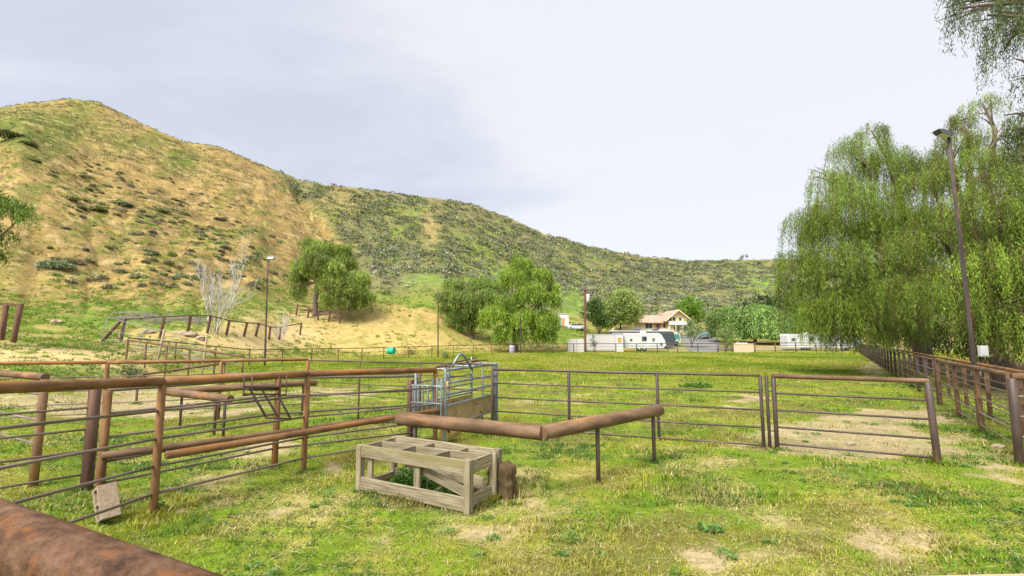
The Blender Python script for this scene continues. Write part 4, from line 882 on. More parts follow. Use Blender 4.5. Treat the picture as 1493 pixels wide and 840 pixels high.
for i, (px, d, r, l) in enumerate([(192, 26, .45, 'round grey green bush under the fallen panel'), (207, 25.5, .42, 'twin bush just right of the one under the fallen panel')]):
    b = onG(px, d); bushy('sagebrush', l, b, [(b + Vector((0, 0, .35)), r), (b + Vector((.2, 0, .25)), r * .7)], 60 + i, n=2200, leaf=.12, wid=.02, color=(.10, .14, .07), fork=.1, trunk_r=.02, cat='bush')
for i, (px, py, d) in enumerate([(595, 492, 66), (948, 0, 0)][:1]):
    b = onG(px, d); bushy('dry_bush', 'dry olive bush on the face of the ochre mound', b, [(b + Vector((0, 0, .3)), .7), (b + Vector((.6, 0, .2)), .5)], 66, n=400, leaf=.3, wid=.03, color=(.2, .17, .06), fork=.1, trunk_r=.03, cat='bush')
b = onG(652, 58); bushy('sagebrush', 'small green bush at the right foot of the mound by the slim pole', b, [(b + Vector((0, 0, .4)), .6)], 67, n=500, leaf=.22, wid=.05, color=(.11, .15, .06), fork=.1, trunk_r=.03, cat='bush')
# tiny pair of trees on the ridge
for px, r, l in ((1088, 1.2, 'tiny rounded tree on the far ridge line, left of the pair'), (1094, .9, 'smaller tiny tree on the far ridge line, right of the pair')):
    b = onG(px, 336); bushy('ridge_tree', l, b, [(b + Vector((0, 0, 2.6)), r)], 70 + px, n=60, leaf=.7, wid=.25, color=(.05, .07, .03), fork=1.6, trunk_r=.15)

# bare trees
def bare(label, base, h, spread, seed, n1=7, group=None):
    rs = np.random.RandomState(seed); root = thing('bare_tree', label, 'tree', base); tubes = []
    B = np.array(tuple(base))
    def grow(p, dirv, L, r, lev):
        pts = [p]; d = dirv.copy(); k = 4
        for i in range(k):
            d = d + rs.normal(size=3) * .13 + np.array([0, 0, .07]); d /= np.linalg.norm(d); pts.append(pts[-1] + d * L / k)
        tubes.append((np.array(pts), np.linspace(r, r * .45, k + 1)))
        if lev < 3:
            for q in range((6, 6, 4)[lev]):
                i = rs.randint(1, k + 1); dd = d + rs.normal(size=3) * np.array([.26, .26, .2]) + np.array([0, 0, .35]); dd[2] = abs(dd[2]); dd /= np.linalg.norm(dd)
                grow(pts[i], dd, L * (.45 + .25 * rs.rand()), r * .5, lev + 1)
    for s in range(n1):
        a = rs.rand() * 6.28; d = np.array([math.cos(a) * spread, math.sin(a) * spread, 1.0]); d /= np.linalg.norm(d)
        grow(B + np.array([math.cos(a) * .25, math.sin(a) * .25, -.2]), d, h * (.5 + .15 * rs.rand()), h * .012, 0)
    link('branches', tubes_mesh('branches', tubes, 5), M['palebark'], root, loc=(0, 0, 0))
bare('bare pale leafless tree standing on the bank above the timber fence', onG(312, 49), 7.4, .06, 5, 4)
bare('low bare pale bush beside the weeping tree trunk', onG(408, 57), 3.4, .3, 6, 3)

# ------------------------------------------------------------------ shrubs and brush on the hills
def shrub_geo(rs, c, r, n, leaf):
    d = unit(rs, n); d[:, 2] = np.abs(d[:, 2]); rad = r * (.75 + .3 * rs.rand(n))
    pos = c + d * rad[:, None] * np.array([1, 1, .72]); dv = d * .8 + rs.normal(size=(n, 3)) * .5; dv /= np.linalg.norm(dv, axis=1, keepdims=True)
    sv = np.cross(dv, unit(rs, n)); sv /= np.linalg.norm(sv, axis=1, keepdims=True) + 1e-9
    return pos, dv * (leaf * (.6 + .8 * rs.rand(n)))[:, None], sv * (leaf * .5 * (.6 + .8 * rs.rand(n)))[:, None]
def hill_point(px, py):
    """march a sight ray to the terrain"""
    lo = 18.0; ds = np.arange(lo, 380, 1.5); p1 = P(px, py, 1.0); dx = p1.x; dz = p1.z - CAMZ
    zz = CAMZ + dz * ds; h = height(dx * ds, ds); k = np.where(h > zz)[0]
    if len(k) == 0: return None
    d = ds[k[0]] - .7; return Vector((dx * d, d, hz(dx * d, d)))
named = [(92, 386, 1.9, (.13, .16, .09), 'large rounded grey green shrub low on the tan hillside'), (146, 307, 1.6, (.15, .16, .07), 'pair forming olive shrub midway up the tan hillside'), (118, 302, 1.0, (.14, .15, .07), 'small olive shrub left of the midway pair on the hillside'),
         (263, 313, 1.4, (.14, .17, .08), 'pale green shrub right of the midway shrubs on the hillside'), (237, 309, 1.5, (.17, .17, .08), 'dry tan green shrub left of the pale green one'), (226, 369, 1.0, (.13, .16, .08), 'lone low shrub on the slope left of the bare tree'),
         (186, 299, 1.1, (.10, .11, .07), 'dark shrub between the midway hillside shrubs'), (322, 322, 1.3, (.10, .11, .06), 'dark flat shrub high right of the bare tree'), (20, 200, 3.0, (.07, .08, .03), 'dark dense shrub on the near spur at the left edge'), (42, 212, 1.6, (.08, .09, .04), 'dark shrub at the right end of the spur thicket'),
         (50, 237, .9, (.12, .14, .06), 'small green shrub just under the spur thicket'), (101, 290, 1.3, (.14, .16, .06), 'yellow green shrub left of the midway pair')]
for i, (px, py, r, c, l) in enumerate(named):
    q = hill_point(px, py)
    if q is None: continue
    rs = np.random.RandomState(300 + i); G_ = []
    for k in range(4):
        cc = np.array(tuple(q)) + np.array([rs.normal() * r * .45, rs.normal() * r * .4, -.1]); G_.append(shrub_geo(rs, cc, r * (.6 + .3 * rs.rand()), 420, .17 * max(1, r / 1.5)))
    a_, b_, c_ = (np.concatenate([g[j] for g in G_]) for j in range(3)); o_ = np.array(tuple(q))
    me = quads_mesh('hillside_shrub', a_ - o_, b_, c_, leaf_colors(rs, len(a_), tuple(1.6 * k_ for k_ in c), .3)); tag(link('hillside_shrub', me, M['brushm'], None, loc=q), l, 'shrub')
rs = np.random.RandomState(77); pts = []
while len(pts) < 250:
    px = rs.uniform(0, 420); py = rs.uniform(225, 420)
    t = el(np.array(px), np.array(py), 150 + (py - 230) * .95, py, 55 + .5 * (py - 225), 60) * (.25 + fbm(np.array([px * .03]), np.array([py * .05]), 3, 31)[0])
    if py < 205 + px * .22 or rs.rand() > t * 1.1: continue
    q = hill_point(px, py)
    if q is not None and q.y < 200: pts.append((q, px, py))
for i, (q, px, py) in enumerate(pts):
    r = rs.uniform(.45, 1.15) * (1.15 if q.y > 100 else 1); ci_ = rs.randint(4); kw = ('grey olive', 'pale straw olive', 'grey brown', 'yellow green')[ci_]; col = [(.24, .24, .14), (.29, .28, .16), (.22, .19, .14), (.26, .31, .13)][ci_]
    G_ = [shrub_geo(rs, np.array([rs.normal() * r * .4, rs.normal() * r * .3, -.1]), r * (.6 + .3 * rs.rand()), 110, .2) for k in range(2)]
    a_, b_, c_ = (np.concatenate([g[j] for g in G_]) for j in range(3)); me = quads_mesh('sagebrush', a_, b_, c_, leaf_colors(rs, len(a_), col, .3))
    tag(link('sagebrush', me, M['brushm'], None, loc=q), 'low %s bush dotted among many on the open tan hillside' % kw, 'bush', '%s bushes dotted over the tan hillside' % kw)
# dense brush of the back hill: one mass
def back_brush():
    rs = np.random.RandomState(91); n = 26000
    px = rs.uniform(395, 1330, n); d = 118 + (345 - 118) * rs.rand(n) ** .75; x = (px - 746.5) / 704 * d; h = height(x, d); qx, qy = proj(x, d, h)
    n1 = fbm(x * .06, d * .06, 4, 11); edge = 425 + (qy - 265) * .75 + (n1 - .5) * 60
    dens = sst(-10, 25, qx - edge) * (.12 + 1.0 * sst(.40, .60, fbm(x * .11, d * .11, 3, 41) * .6 + fbm(x * .4, d * .4, 2, 43) * .4)) * sst(5, 14, h)
    dens *= 1 - .93 * np.clip(1.1 * el(qx, qy, 628, 335, 18, 44) + 1.0 * el(qx, qy, 490, 290, 36, 18) + 1.1 * el(qx, qy, 628, 408, 30, 10) + .8 * el(qx, qy, 730, 402, 22, 10) + 1.4 * el(qx, qy, 830, 450, 30, 24) + el(qx, qy, 1110, 415, 26, 12) + .7*el(qx, qy, 700, 320, 6, 26)+ .7*el(qx, qy, 480, 400, 40, 12)+.9*el(qx,qy,590,432,90,14), 0, 1)
    foot = np.interp(px, _px, _D[:, 2]); dens *= sst(0, 14, d - foot + 4)
    dens *= 1 - .75 * sst(12, 3, qy - np.interp(qx, [400, 530, 675, 800, 935, 1120], [258, 273, 291, 339, 372, 376]))
    keep = rs.rand(n) < dens; x, d, h, n1 = x[keep], d[keep], h[keep], n1[keep]
    k = len(x); m = 26; r = rs.uniform(.7, 1.9, k) * (.8 + d / 900)
    u = unit(rs, k * m); u[:, 2] = np.abs(u[:, 2]); R = np.repeat(r, m); c = np.repeat(np.stack([x, d, h - .15], -1), m, 0)
    pos = c + u * (R * (.7 + .35 * rs.rand(k * m)))[:, None] * np.array([1.15, 1.15, .68]); dv = u + rs.normal(size=u.shape) * .5; dv /= np.linalg.norm(dv, axis=1, keepdims=True)
    sv = np.cross(dv, unit(rs, k * m)); sv /= np.linalg.norm(sv, axis=1, keepdims=True) + 1e-9; sz = R * .26 * (.6 + .8 * rs.rand(k * m))
    pal = np.array([(.18, .20, .11), (.22, .24, .145), (.15, .145, .10), (.18, .24, .07), (.235, .225, .165)]); pc = pal[rs.randint(0, 5, k)] * (1 + .2 * rs.normal(size=(k, 1)))
    me = quads_mesh('hillside_brush', pos, dv * sz[:, None], sv * (sz * .55)[:, None], np.clip(np.repeat(pc, m, 0) * (1 + .2 * rs.normal(size=(k * m, 1))), .01, .5))
    tag(link('hillside_brush', me, M['brushm']), kind='stuff', label='dense grey green brush covering the long back hill'); print('brush', k)
back_brush()
def tan_scrub():
    rs = np.random.RandomState(92); n = 30000
    px = rs.uniform(-60, 520, n); d = 55 + 190 * rs.rand(n) ** .8; x = (px - 746.5) / 704 * d; h = height(x, d); qx, qy = proj(x, d, h)
    dens = .10 + .75 * sst(.5, .64, fbm(x * .09, d * .09, 3, 51)) * sst(95, 130, d) + .4 * sst(.55, .66, fbm(x * .2, d * .2, 3, 52)); dens *= sst(4, 9, h)
    keep = rs.rand(n) < dens * .85; x, d, h = x[keep], d[keep], h[keep]; k = len(x); m = 13; r = (.12 + .6 * rs.rand(k) ** 2.2) * (.6 + d / 220)
    u = unit(rs, k * m); u[:, 2] = np.abs(u[:, 2]); R = np.repeat(r, m); c = np.repeat(np.stack([x, d, h - .05], -1), m, 0)
    pos = c + u * (R * (.6 + .4 * rs.rand(k * m)))[:, None] * np.array([1.2, 1.2, .55]); dv = u + rs.normal(size=u.shape) * .5; dv /= np.linalg.norm(dv, axis=1, keepdims=True)
    sv = np.cross(dv, unit(rs, k * m)); sv /= np.linalg.norm(sv, axis=1, keepdims=True) + 1e-9; sz = R * .3 * (.6 + .8 * rs.rand(k * m))
    pal = np.array([(.20, .18, .08), (.27, .23, .11), (.15, .15, .08), (.19, .24, .07), (.30, .24, .13)]); pc = pal[rs.randint(0, 5, k)]
    me = quads_mesh('hillside_scrub', pos, dv * sz[:, None], sv * (sz * .5)[:, None], np.repeat(pc, m, 0) * (1 + .2 * rs.normal(size=(k * m, 1))).clip(.4, 2))
    tag(link('hillside_scrub', me, M['brushm']), kind='stuff', label='thin dry scrub and tufts over the tan slope')
tan_scrub()
def bank_tufts():
    rs = np.random.RandomState(93); n = 60000
    px = rs.uniform(-40, 860, n); d = 16 * (125 / 16) ** rs.rand(n); x = (px - 746.5) / 704 * d; h = height(x, d); qx, qy = proj(x, d, h)
    D0 = np.interp(px, _px, _D[:, 0]); on = sst(-1, 4, d - D0)
    nn = fbm(x * .35, d * .35, 4, 95); dens = (1 - .85 * np.clip(el(qx, qy, 50, 520, 150, 15) * 1.3 + 1.4 * el(qx, qy, 340, 494, 100, 18), 0, 1)) * on * (.12 + .8 * sst(.42, .6, nn)) * (1 - .8 * el(qx, qy, 380, 480, 70, 20)) * (1 - .72 * np.clip(el(qx, qy, 565, 482, 125, 30) * 2, 0, 1)) * (1 - .6 * sst(430, 405, qy))
    keep = rs.rand(n) < dens; x, d, h, nn, px = x[keep], d[keep], h[keep], nn[keep], px[keep]; k = len(x); m = 11
    r = rs.uniform(.07, .30, k) * (.5 + d / 70); u = unit(rs, k * m); u[:, 2] = np.abs(u[:, 2]) + .3; Rr = np.repeat(r, m); c = np.repeat(np.stack([x, d, h - .03], -1), m, 0)
    pos = c + u * (Rr * (.3 + .6 * rs.rand(k * m)))[:, None] * np.array([1.3, 1.3, .6]); dv = u + rs.normal(size=u.shape) * .4; dv /= np.linalg.norm(dv, axis=1, keepdims=True)
    sv = np.cross(dv, unit(rs, k * m)); sv /= np.linalg.norm(sv, axis=1, keepdims=True) + 1e-9; sz = Rr * .5
    pal = np.array([(.17, .28, .04), (.22, .27, .06), (.30, .27, .10), (.40, .33, .15), (.13, .22, .05)]); pc = pal[np.where(rs.rand(k) < .25, rs.randint(2, 4, k), np.where(nn > .56, 0, np.where(nn > .5, 1, 4)))] * (1 + .15 * rs.normal(size=(k, 1)))
    me = quads_mesh('bank_herbs', pos, dv * sz[:, None], sv * (sz * .28)[:, None], np.clip(np.repeat(pc, m, 0) * (1 + .2 * rs.normal(size=(k * m, 1))), .01, .6))
    tag(link('bank_herbs', me, M['grassm']), kind='stuff', label='green and straw coloured herbs and tufts over the banks'); print('tufts', k)
bank_tufts()
# branch pile and rocks on the bank
def branch_pile():
    rs = np.random.RandomState(5); tubes = []; b = onG(225, 52)
    for i in range(170):
        px = rs.uniform(168, 298); d = 50 + rs.rand() * 3; q = np.array(tuple(onG(px, d, rs.rand() * .5))); a = rs.normal() * .5; L = rs.uniform(.8, 2.6)
        v = np.array([math.cos(a), math.sin(a) * .5, rs.normal() * .18]) * L / 2; tubes.append((np.array([q - v, q + rs.normal(size=3) * .1, q + v]) - np.array(tuple(b)), [.026, .022, .01]))
    tag(link('branch_pile', tubes_mesh('branch_pile', tubes, 4), M['deadwood'], None, loc=b), 'heap of grey cut branches lying along the bank behind the timber fence', 'branch pile')
branch_pile()
def rock(px, d, r, seed, label, group=None):
    import bmesh
    rs = np.random.RandomState(seed); bm = bmesh.new(); bmesh.ops.create_icosphere(bm, subdivisions=2, radius=r)
    for v in bm.verts: v.co *= 1 + .22 * rs.normal() * .6; v.co.z *= .62; v.co.x *= 1.25
    me = bpy.data.meshes.new('rock'); bm.to_mesh(me); bm.free(); tag(link('rock', me, M['rock'], None, loc=onG(px, d, r * .25)), label, 'rock', group)
rock(80, 47, .42, 1, 'pale boulder on the bank beneath the large rounded shrub')
for i, (px, d) in enumerate(((258, 46), (266, 46), (276, 45.6), (284, 46), (292, 45.5), (214, 46))): rock(px, d, .28 + .12 * (i % 3), 2 + i, 'tan rock by the timber fence foot, %s of the row' % ('leftmost', 'second from left', 'third from left', 'fourth from left', 'rightmost', 'set left')[i], 'rocks at the foot of the timber fence')
rock(1229, 8.55 * 1.15, .07, 20, 'flat pale stone in the grass before the paddock gate')
for i, (px, d) in enumerate(((276, 17), (212, 21), (1438, 9.5))): rock(px, d, .09, 30 + i, ('small tan stone in the left corral, right one', 'small tan stone farther left in the corral', 'small stone in the grass at the right edge')[i])
# ------------------------------------------------------------------ the houses and vehicles at the arena end
def local(root, name, me, mat, off=(0, 0, 0), rz=0.0):
    o = link(name, me, M[mat], root); o.location = off; o.rotation_euler.z = rz; return o
def sub(parent, name, me, mat, off=(0, 0, 0)):
    o = bpy.data.objects.new(name, me); COL.objects.link(o); me.materials.append(M[mat]); o.parent = parent; o.location = off; return o
def window(root, x, y, z, w, h, frame='offwhite', name='window', bars=1, glass='glass'):
    f = .06
    bs = [((x - w / 2 - f, y - .05, z - f), (x + w / 2 + f, y - .002, z)), ((x - w / 2 - f, y - .05, z + h), (x + w / 2 + f, y - .002, z + h + f)),
          ((x - w / 2 - f, y - .05, z + .001), (x - w / 2, y - .002, z + h - .001)), ((x + w / 2, y - .05, z + .001), (x + w / 2 + f, y - .002, z + h - .001))]
    for i in range(1, bars + 1): xx = x - w / 2 + w * i / (bars + 1); bs.append(((xx - .03, y - .045, z + .001), (xx + .03, y - .003, z + h - .001)))
    fr = local(root, name, boxes_mesh(name, bs), frame); sub(fr, 'pane', box_mesh('pane', (x - w / 2, y - .03, z), (x + w / 2, y - .006, z + h)), glass); return fr
def house():
    d = 118; b = P(974, 488, d); gz = hz(b.x, b.y); k = d / 700
    root = thing('house', 'yellow two storey house with terracotta tiled roofs behind the parked trailers', 'house', (b.x, b.y, gz))
    def z(py): return P(974, py, d).z - gz
    # gabled two storey block (right), long low wing (left)
    w2 = 5.0; D2 = 9.0; ze = z(464.5); zp = z(452.5)
    local(root, 'wall', prism_mesh('wall', [(0, 0), (w2, 0), (w2, ze), (w2 / 2, zp), (0, ze)], 0, D2), 'cream')
    th = .18; ov = .95; sl = (zp - ze) / (w2 / 2)
    for s in (-1, 1):
        x0, x1 = w2 / 2, w2 / 2 + s * (w2 / 2 + ov); zz = zp - sl * (w2 / 2 + ov)
        pr_ = [(x0, zp + .02), (x1, zz + .02), (x1, zz + th + .02), (x0, zp + th + .02)]
        if s < 0: pr_ = pr_[::-1]
        local(root, 'roof', prism_mesh('roof', pr_ if s > 0 else pr_, -1.0, D2 + .3), 'roof')
        fa_ = [(x0, zp - .12), (x1, zz - .12), (x1, zz + th - .06), (x0, zp + th - .06)]
        local(root, 'fascia', prism_mesh('fascia', fa_ if s > 0 else fa_[::-1], -1.06, -1.005), 'cream')
    W1 = 8.3; zw = z(469.5); zr = z(457); D1 = 8.0
    local(root, 'wall', box_mesh('wall', (-W1, 1.2, 0), (-.01, 1.2 + D1, zw)), 'cream')
    # wing roof: front slope up to a ridge, hipped at the left end
    ym = 1.2 + D1 / 2; V = [(-W1 - .9, .3, zw - .1), (.6, .3, zw - .1), (w2 / 2, ym, zr), (-W1 + 2.6, ym, zr - .3), (-W1 - .9, 2.1 + D1, zw - .1), (w2 / 2, 2.1 + D1, zw - .1)]
    F = [(0, 1, 2, 3), (4, 0, 3), (5, 4, 3, 2)]; V += [(x, y, q - .16) for x, y, q in V]; F += [(9, 8, 7, 6), (9, 6, 10), (8, 9, 10, 11), (1, 0, 6, 7), (0, 4, 10, 6), (4, 5, 11, 10)]
    local(root, 'roof', mesh_of('roof', V, F), 'roof')
    V2 = [(-.1, -.9, z(467)), (0, 1.2, z(463))]  # short lean-to strip where the wing roof meets the tall block
    window(root, -4.3, 1.2, zw - 1.55, 1.7, 1.3); window(root, -.5, 1.2, zw - 1.4, .5, 1.0, bars=0)
    local(root, 'porch', box_mesh('porch', (-2.9, 1.14, zw - 2.4), (-1.1, 1.198, zw - .1)), 'orange'); local(root, 'door', box_mesh('door', (-2.4, 1.06, zw - 2.4), (-1.7, 1.138, zw - .5)), 'dgrey')
    local(root, 'garage_door', box_mesh('garage_door', (-8.0, 1.1, .2), (-5.7, 1.198, 2.0)), 'offwhite')
    local(root, 'garage_wing', prism_mesh('garage_wing', [(-13, 0), (-8.32, 0), (-8.32, 2.6), (-13, 1.7)], -.5, 5), 'cream')
    local(root, 'low_wall', box_mesh('low_wall', (-5.6, -1.0, 0), (-.2, -.8, 1.45)), 'offwhite')
    for x in (.6, 1.5, 3.0): window(root, x + .1, 0, z(467.8), .55, .85, bars=0)
    local(root, 'balcony', box_mesh('balcony', (.1, -.9, z(474)), (w2 - .1, -.02, z(468.8)), .03), 'offwhite')
    for x in (.25, 1.7, 3.4, w2 - .25): local(root, 'balcony_post', box_mesh('balcony_post', (x - .08, -.85, 0), (x + .08, -.69, z(474.2))), 'offwhite')
    window(root, 2.2, 0, .9, 1.3, 1.1); window(root, 4.1, 0, .9, .8, 1.1)
    local(root, 'chimney', box_mesh('chimney', (-.6, 4.2, zr - .4), (.1, 4.9, zr + .6), .02), 'roof')
house()
def shed():
    b = onG(817, 112); root = thing('shed', 'small white shed with orange door on the grassy knoll', 'shed', b); z1 = P(817, 458, 112).z - b.z
    local(root, 'wall', prism_mesh('wall', [(-2.0, 0), (2.0, 0), (2.0, z1 - .45), (1.5, z1 - .08), (0, z1), (-1.5, z1 - .08), (-2.0, z1 - .45)], 0, 3), 'offwhite')
    local(root, 'roof', prism_mesh('roof', [(-2.15, z1 - .45), (-1.58, z1 - .02), (0, z1 + .06), (1.58, z1 - .02), (2.15, z1 - .45), (2.15, z1 - .35), (1.58, z1 + .08), (0, z1 + .16), (-1.58, z1 + .08), (-2.15, z1 - .35)], -.12, 3.1), 'offwhite')
    local(root, 'door', box_mesh('door', (.35, -.06, .1), (1.05, -.003, z1 * .68)), 'orange'); window(root, -1.2, 0, z1 * .35, .7, .7)
shed()
b = onG(841, 111); kk = thing('parked_car', 'white car seen low behind the knoll, right of the shed', 'car', b)
def car(root, paint, s=1.0, rz=0.0, pickup=False):
    root.rotation_euler.z = rz
    prof = [(-2.2, .35), (2.2, .35), (2.25, .75), (1.9, .95), (1.1, 1.0), (.5, 1.42), (-1.2, 1.45), (-1.9, 1.0), (-2.25, .95)] if not pickup else [(-2.6, .45), (2.6, .45), (2.65, .95), (2.2, 1.1), (1.3, 1.15), (.8, 1.75), (-.5, 1.78), (-.7, 1.15), (-2.6, 1.15)]
    body = link('body', prism_mesh('body', prof, -.85, .85), M[paint], root); sub(body, 'window', prism_mesh('window', [(-.6 if pickup else -1.5, 1.08), (1.05, 1.08), (.6, 1.38 if not pickup else 1.65), (-.4 if pickup else -1.15, 1.38 if not pickup else 1.65)], -.87, .87), 'glass')
    for x in (-1.45, 1.45):
        for y in (-.8, .8):
            me = tubes_mesh('wheel', [(np.array([(x, y - .12, .34), (x, y + .12, .34)]), [.34, .34])], 16); wo = link('wheel', me, M['tyre'], root)
            sub(wo, 'rim', tubes_mesh('rim', [(np.array([(x, y - .13, .34), (x, y + .13, .34)]), [.2, .2])], 12), 'steel')
car(kk, 'white')
# travel trailer
def trailer(label, px, pyb, d, L, H, mirror=False, cat='travel trailer', windows=((-.34, .33, .22), (-.02, .75, .5), (.2, .3, .3)), awn=True):
    b = P(px, pyb, d); b.z = hz(b.x, b.y); root = thing('travel_trailer', label, cat, b); z0 = .55
    m = -1 if mirror else 1
    pr_ = [(-L / 2, z0), (L * .44, z0), (L * .5, z0 + .5), (L * .475, z0 + H * .5), (L * .40, z0 + H * .88), (L * .33, z0 + H), (-L / 2 + .25, z0 + H), (-L / 2, z0 + H - .3)]
    if mirror: pr_ = [(-x, q) for x, q in pr_][::-1]
    body = local(root, 'body', prism_mesh('body', pr_, 0, 2.4), 'white')
    local(root, 'stripe', box_mesh('stripe', (-L * .47, -.012, z0 + H * .16), (L * .42, -.003, z0 + H * .2)), 'grey'); local(root, 'stripe', box_mesh('stripe', (-L * .47, -.012, z0 + H * .80), (L * .33, -.003, z0 + H * .82)), 'grey')
    local(root, 'skirt', box_mesh('skirt', (-L * .49, -.015, z0 + .02), (L * .43, -.003, z0 + .25)), 'pinkwhite')
    for x, w, h in windows: window(root, m * x * L, 0, z0 + H * .48, w, h * 1.35, frame='grey', bars=0)
    f = window(root, m * .47 * L * .82, 0, z0 + H * .2, .3, .35, frame='grey', bars=0)
    local(root, 'door', boxes_mesh('door', [((-L * .06 * m - .3 + L * .11, -.03, z0 + .12), (-L * .06 * m + .3 + L * .11, -.004, z0 + H * .78))], .01), 'offwhite')
    local(root, 'air_conditioner', box_mesh('air_conditioner', (-.45, .8, z0 + H + .005), (.45, 1.6, z0 + H + .28), .08), 'offwhite')
    for x in (-.14, -.02):
        wo = local(root, 'wheel', tubes_mesh('wheel', [(np.array([(x * L * m, .0, .36), (x * L * m, .25, .36)]), [.36, .36])], 16), 'tyre'); sub(wo, 'rim', tubes_mesh('rim', [(np.array([(x * L * m, -.02, .36), (x * L * m, .2, .36)]), [.19, .19])], 12), 'steel')
    xh = m * L * .46; local(root, 'hitch', boxes_mesh('hitch', [((min(xh, xh + m * 1.3), 1.1, .42), (max(xh, xh + m * 1.3), 1.3, .54)), ((xh + m * .9 - .05, 1.15, 0), (xh + m * .9 + .05, 1.25, .418))]), 'dgrey'); return root
trailer('white travel trailer with sloped nose parked behind the far fence, left of the house', 941, 508, 80, 6.9, 2.5)
trailer('white travel trailer at right, partly veiled by the hanging willow strands', 1180, 508, 86, 7.6, 2.4, windows=((-.36, .7, .35), (.05, .6, .4), (.25, .4, .4)))
trailer('second white trailer behind the weeping strands, farther right', 1236, 508, 84, 5.6, 2.4, windows=((-.3, .5, .35), (.1, .5, .4)))
# motorhomes behind
def motorhome():
    d = 88; b = P(940, 500, d); gz = hz(b.x, b.y); root = thing('motorhome', 'long dark sided motorhome with green tinted windscreen, behind the white travel trailer', 'motorhome', (b.x, b.y, gz)); H = P(940, 483.5, d).z - gz; L = 11.6; x0 = -6.2
    local(root, 'body', prism_mesh('body', [(x0, .45), (x0 + L, .45), (x0 + L + .25, 1.3), (x0 + L, H - .2), (x0 + L - .3, H), (x0 + .1, H), (x0, H - .15)], 0, 2.5), 'dgrey')
    local(root, 'roof', box_mesh('roof', (x0, -.05, H + .004), (x0 + L - .2, 2.55, H + .16), .04), 'white')
    local(root, 'side_panel', box_mesh('side_panel', (x0 + .4, -.03, .5), (x0 + L - 3, -.003, H * .62)), 'pinkwhite')
    local(root, 'windscreen', prism_mesh('windscreen', [(x0 + L - 2.4, H * .42), (x0 + L + .1, H * .42), (x0 + L - .08, H - .45), (x0 + L - 2.1, H - .45)], -.035, -.004), 'glass')
    for x in (-1.0, 2.4): local(root, 'air_conditioner', box_mesh('air_conditioner', (x - .55, .8, H + .165), (x + .55, 1.7, H + .5), .1), 'dgrey')
    for x in (x0 + 2.5, x0 + L - 2): wo = local(root, 'wheel', tubes_mesh('wheel', [(np.array([(x, -.01, .45), (x, .3, .45)]), [.45, .45])], 16), 'tyre')
    c = P(983, 502, 93); c.z = hz(c.x, c.y); r2 = thing('motorhome', 'white motorhome with sea green front glass, parked nose out right of the trailer', 'motorhome', c)
    H2 = P(985, 484.5, 93).z - c.z
    local(r2, 'body', prism_mesh('body', [(-2.3, .45), (1.2, .45), (1.4, 1.2), (1.1, H2 * .8), (.7, H2), (-2.2, H2)], 0, 6), 'white')
    local(r2, 'windscreen', prism_mesh('windscreen', [(-1.9, H2 * .45), (1.15, H2 * .45), (.95, H2 * .86), (-1.8, H2 * .86)], -.03, -.004), 'teal'); local(r2, 'grille', box_mesh('grille', (-1.5, -.03, .6), (.9, -.004, .95)), 'dgrey')
    for x in (-1.7, .7): local(r2, 'headlight', box_mesh('headlight', (x - .22, -.035, 1.05), (x + .22, -.004, 1.3), .01), 'lens')
    for x in (-1.7, .7): local(r2, 'wheel', tubes_mesh('wheel', [(np.array([(x, .8, .42), (x, 1.1, .42)]), [.42, .42])], 14), 'tyre')
motorhome()
# container, tank and tack room
def container():
    b = P(877, 505, 80); b.z = hz(b.x, b.y); H = P(877, 488, 80).z - b.z; x0 = (854.5 - 877) * 80 / 700; x1 = (898 - 877) * 80 / 700
    root = thing('storage_container', 'long dusty white storage container behind the utility pole', 'container', b)
    rib = [((x0 + i * .3, -.03, .2), (x0 + i * .3 + .15, -.002, H - .12)) for i in range(int((x1 - x0) / .3))]
    bd = local(root, 'body', box_mesh('body', (x0, 0, .1), (x1, 2.3, H), .02), 'pinkwhite'); local(root, 'ribs', boxes_mesh('ribs', rib), 'pinkwhite')
    local(root, 'roof_edge', box_mesh('roof_edge', (x0 - .03, -.06, H + .003), (x1 + .03, 2.36, H + .08)), 'offwhite')
    b2 = P(903.5, 505, 79); b2.z = hz(b2.x, b2.y); r2 = thing('tack_shed', 'narrow white shed with an amber boarded window at the end of the container', 'shed', b2); h2 = P(903, 486.5, 79).z - b2.z
    local(r2, 'wall', box_mesh('wall', (-.62, 0, 0), (.62, 2.2, h2), .02), 'white'); local(r2, 'roof', box_mesh('roof', (-.7, -.12, h2 + .003), (.7, 2.3, h2 + .09), .02), 'offwhite')
    f = window(r2, .0, 0, h2 * .55, .5, .62, frame='palewood', bars=0, glass='amber')
    b3 = P(841, 506, 77.5); b3.z = hz(b3.x, b3.y); h3 = P(841, 494, 77.5).z - b3.z
    r3 = thing('water_tank', 'low greyish white rounded tank left of the utility pole', 'tank', b3)
    local(r3, 'tank', prism_mesh('tank', [(-1.45, 0), (1.35, 0), (1.35, h3 * .75), (1.0, h3), (-.9, h3), (-1.45, h3 * .7)], 0, 1.6), 'pinkwhite'); local(r3, 'strap', box_mesh('strap', (-.05, -.02, .05), (.05, -.002, h3 - .02)), 'grey')
container()
def driveway():
    rows, cols = 60, 10; V = []
    for i in range(rows + 1):
        t = i / rows; dd_ = 75.5 + 50 * t
        a, b = 1013 - 26 * t ** .6, 1050 - 2 * t
        for j in range(cols + 1):
            px = a + (b - a) * j / cols; x = (px - 746.5) / 704 * dd_; V.append((x, dd_, hz(x, dd_) + .06))
    F = [(i * (cols + 1) + j, i * (cols + 1) + j + 1, (i + 1) * (cols + 1) + j + 1, (i + 1) * (cols + 1) + j) for i in range(rows) for j in range(cols)]
    tag(link('driveway', mesh_of('driveway', V, F, smooth=True), M['asphalt']), kind='structure')
driveway()
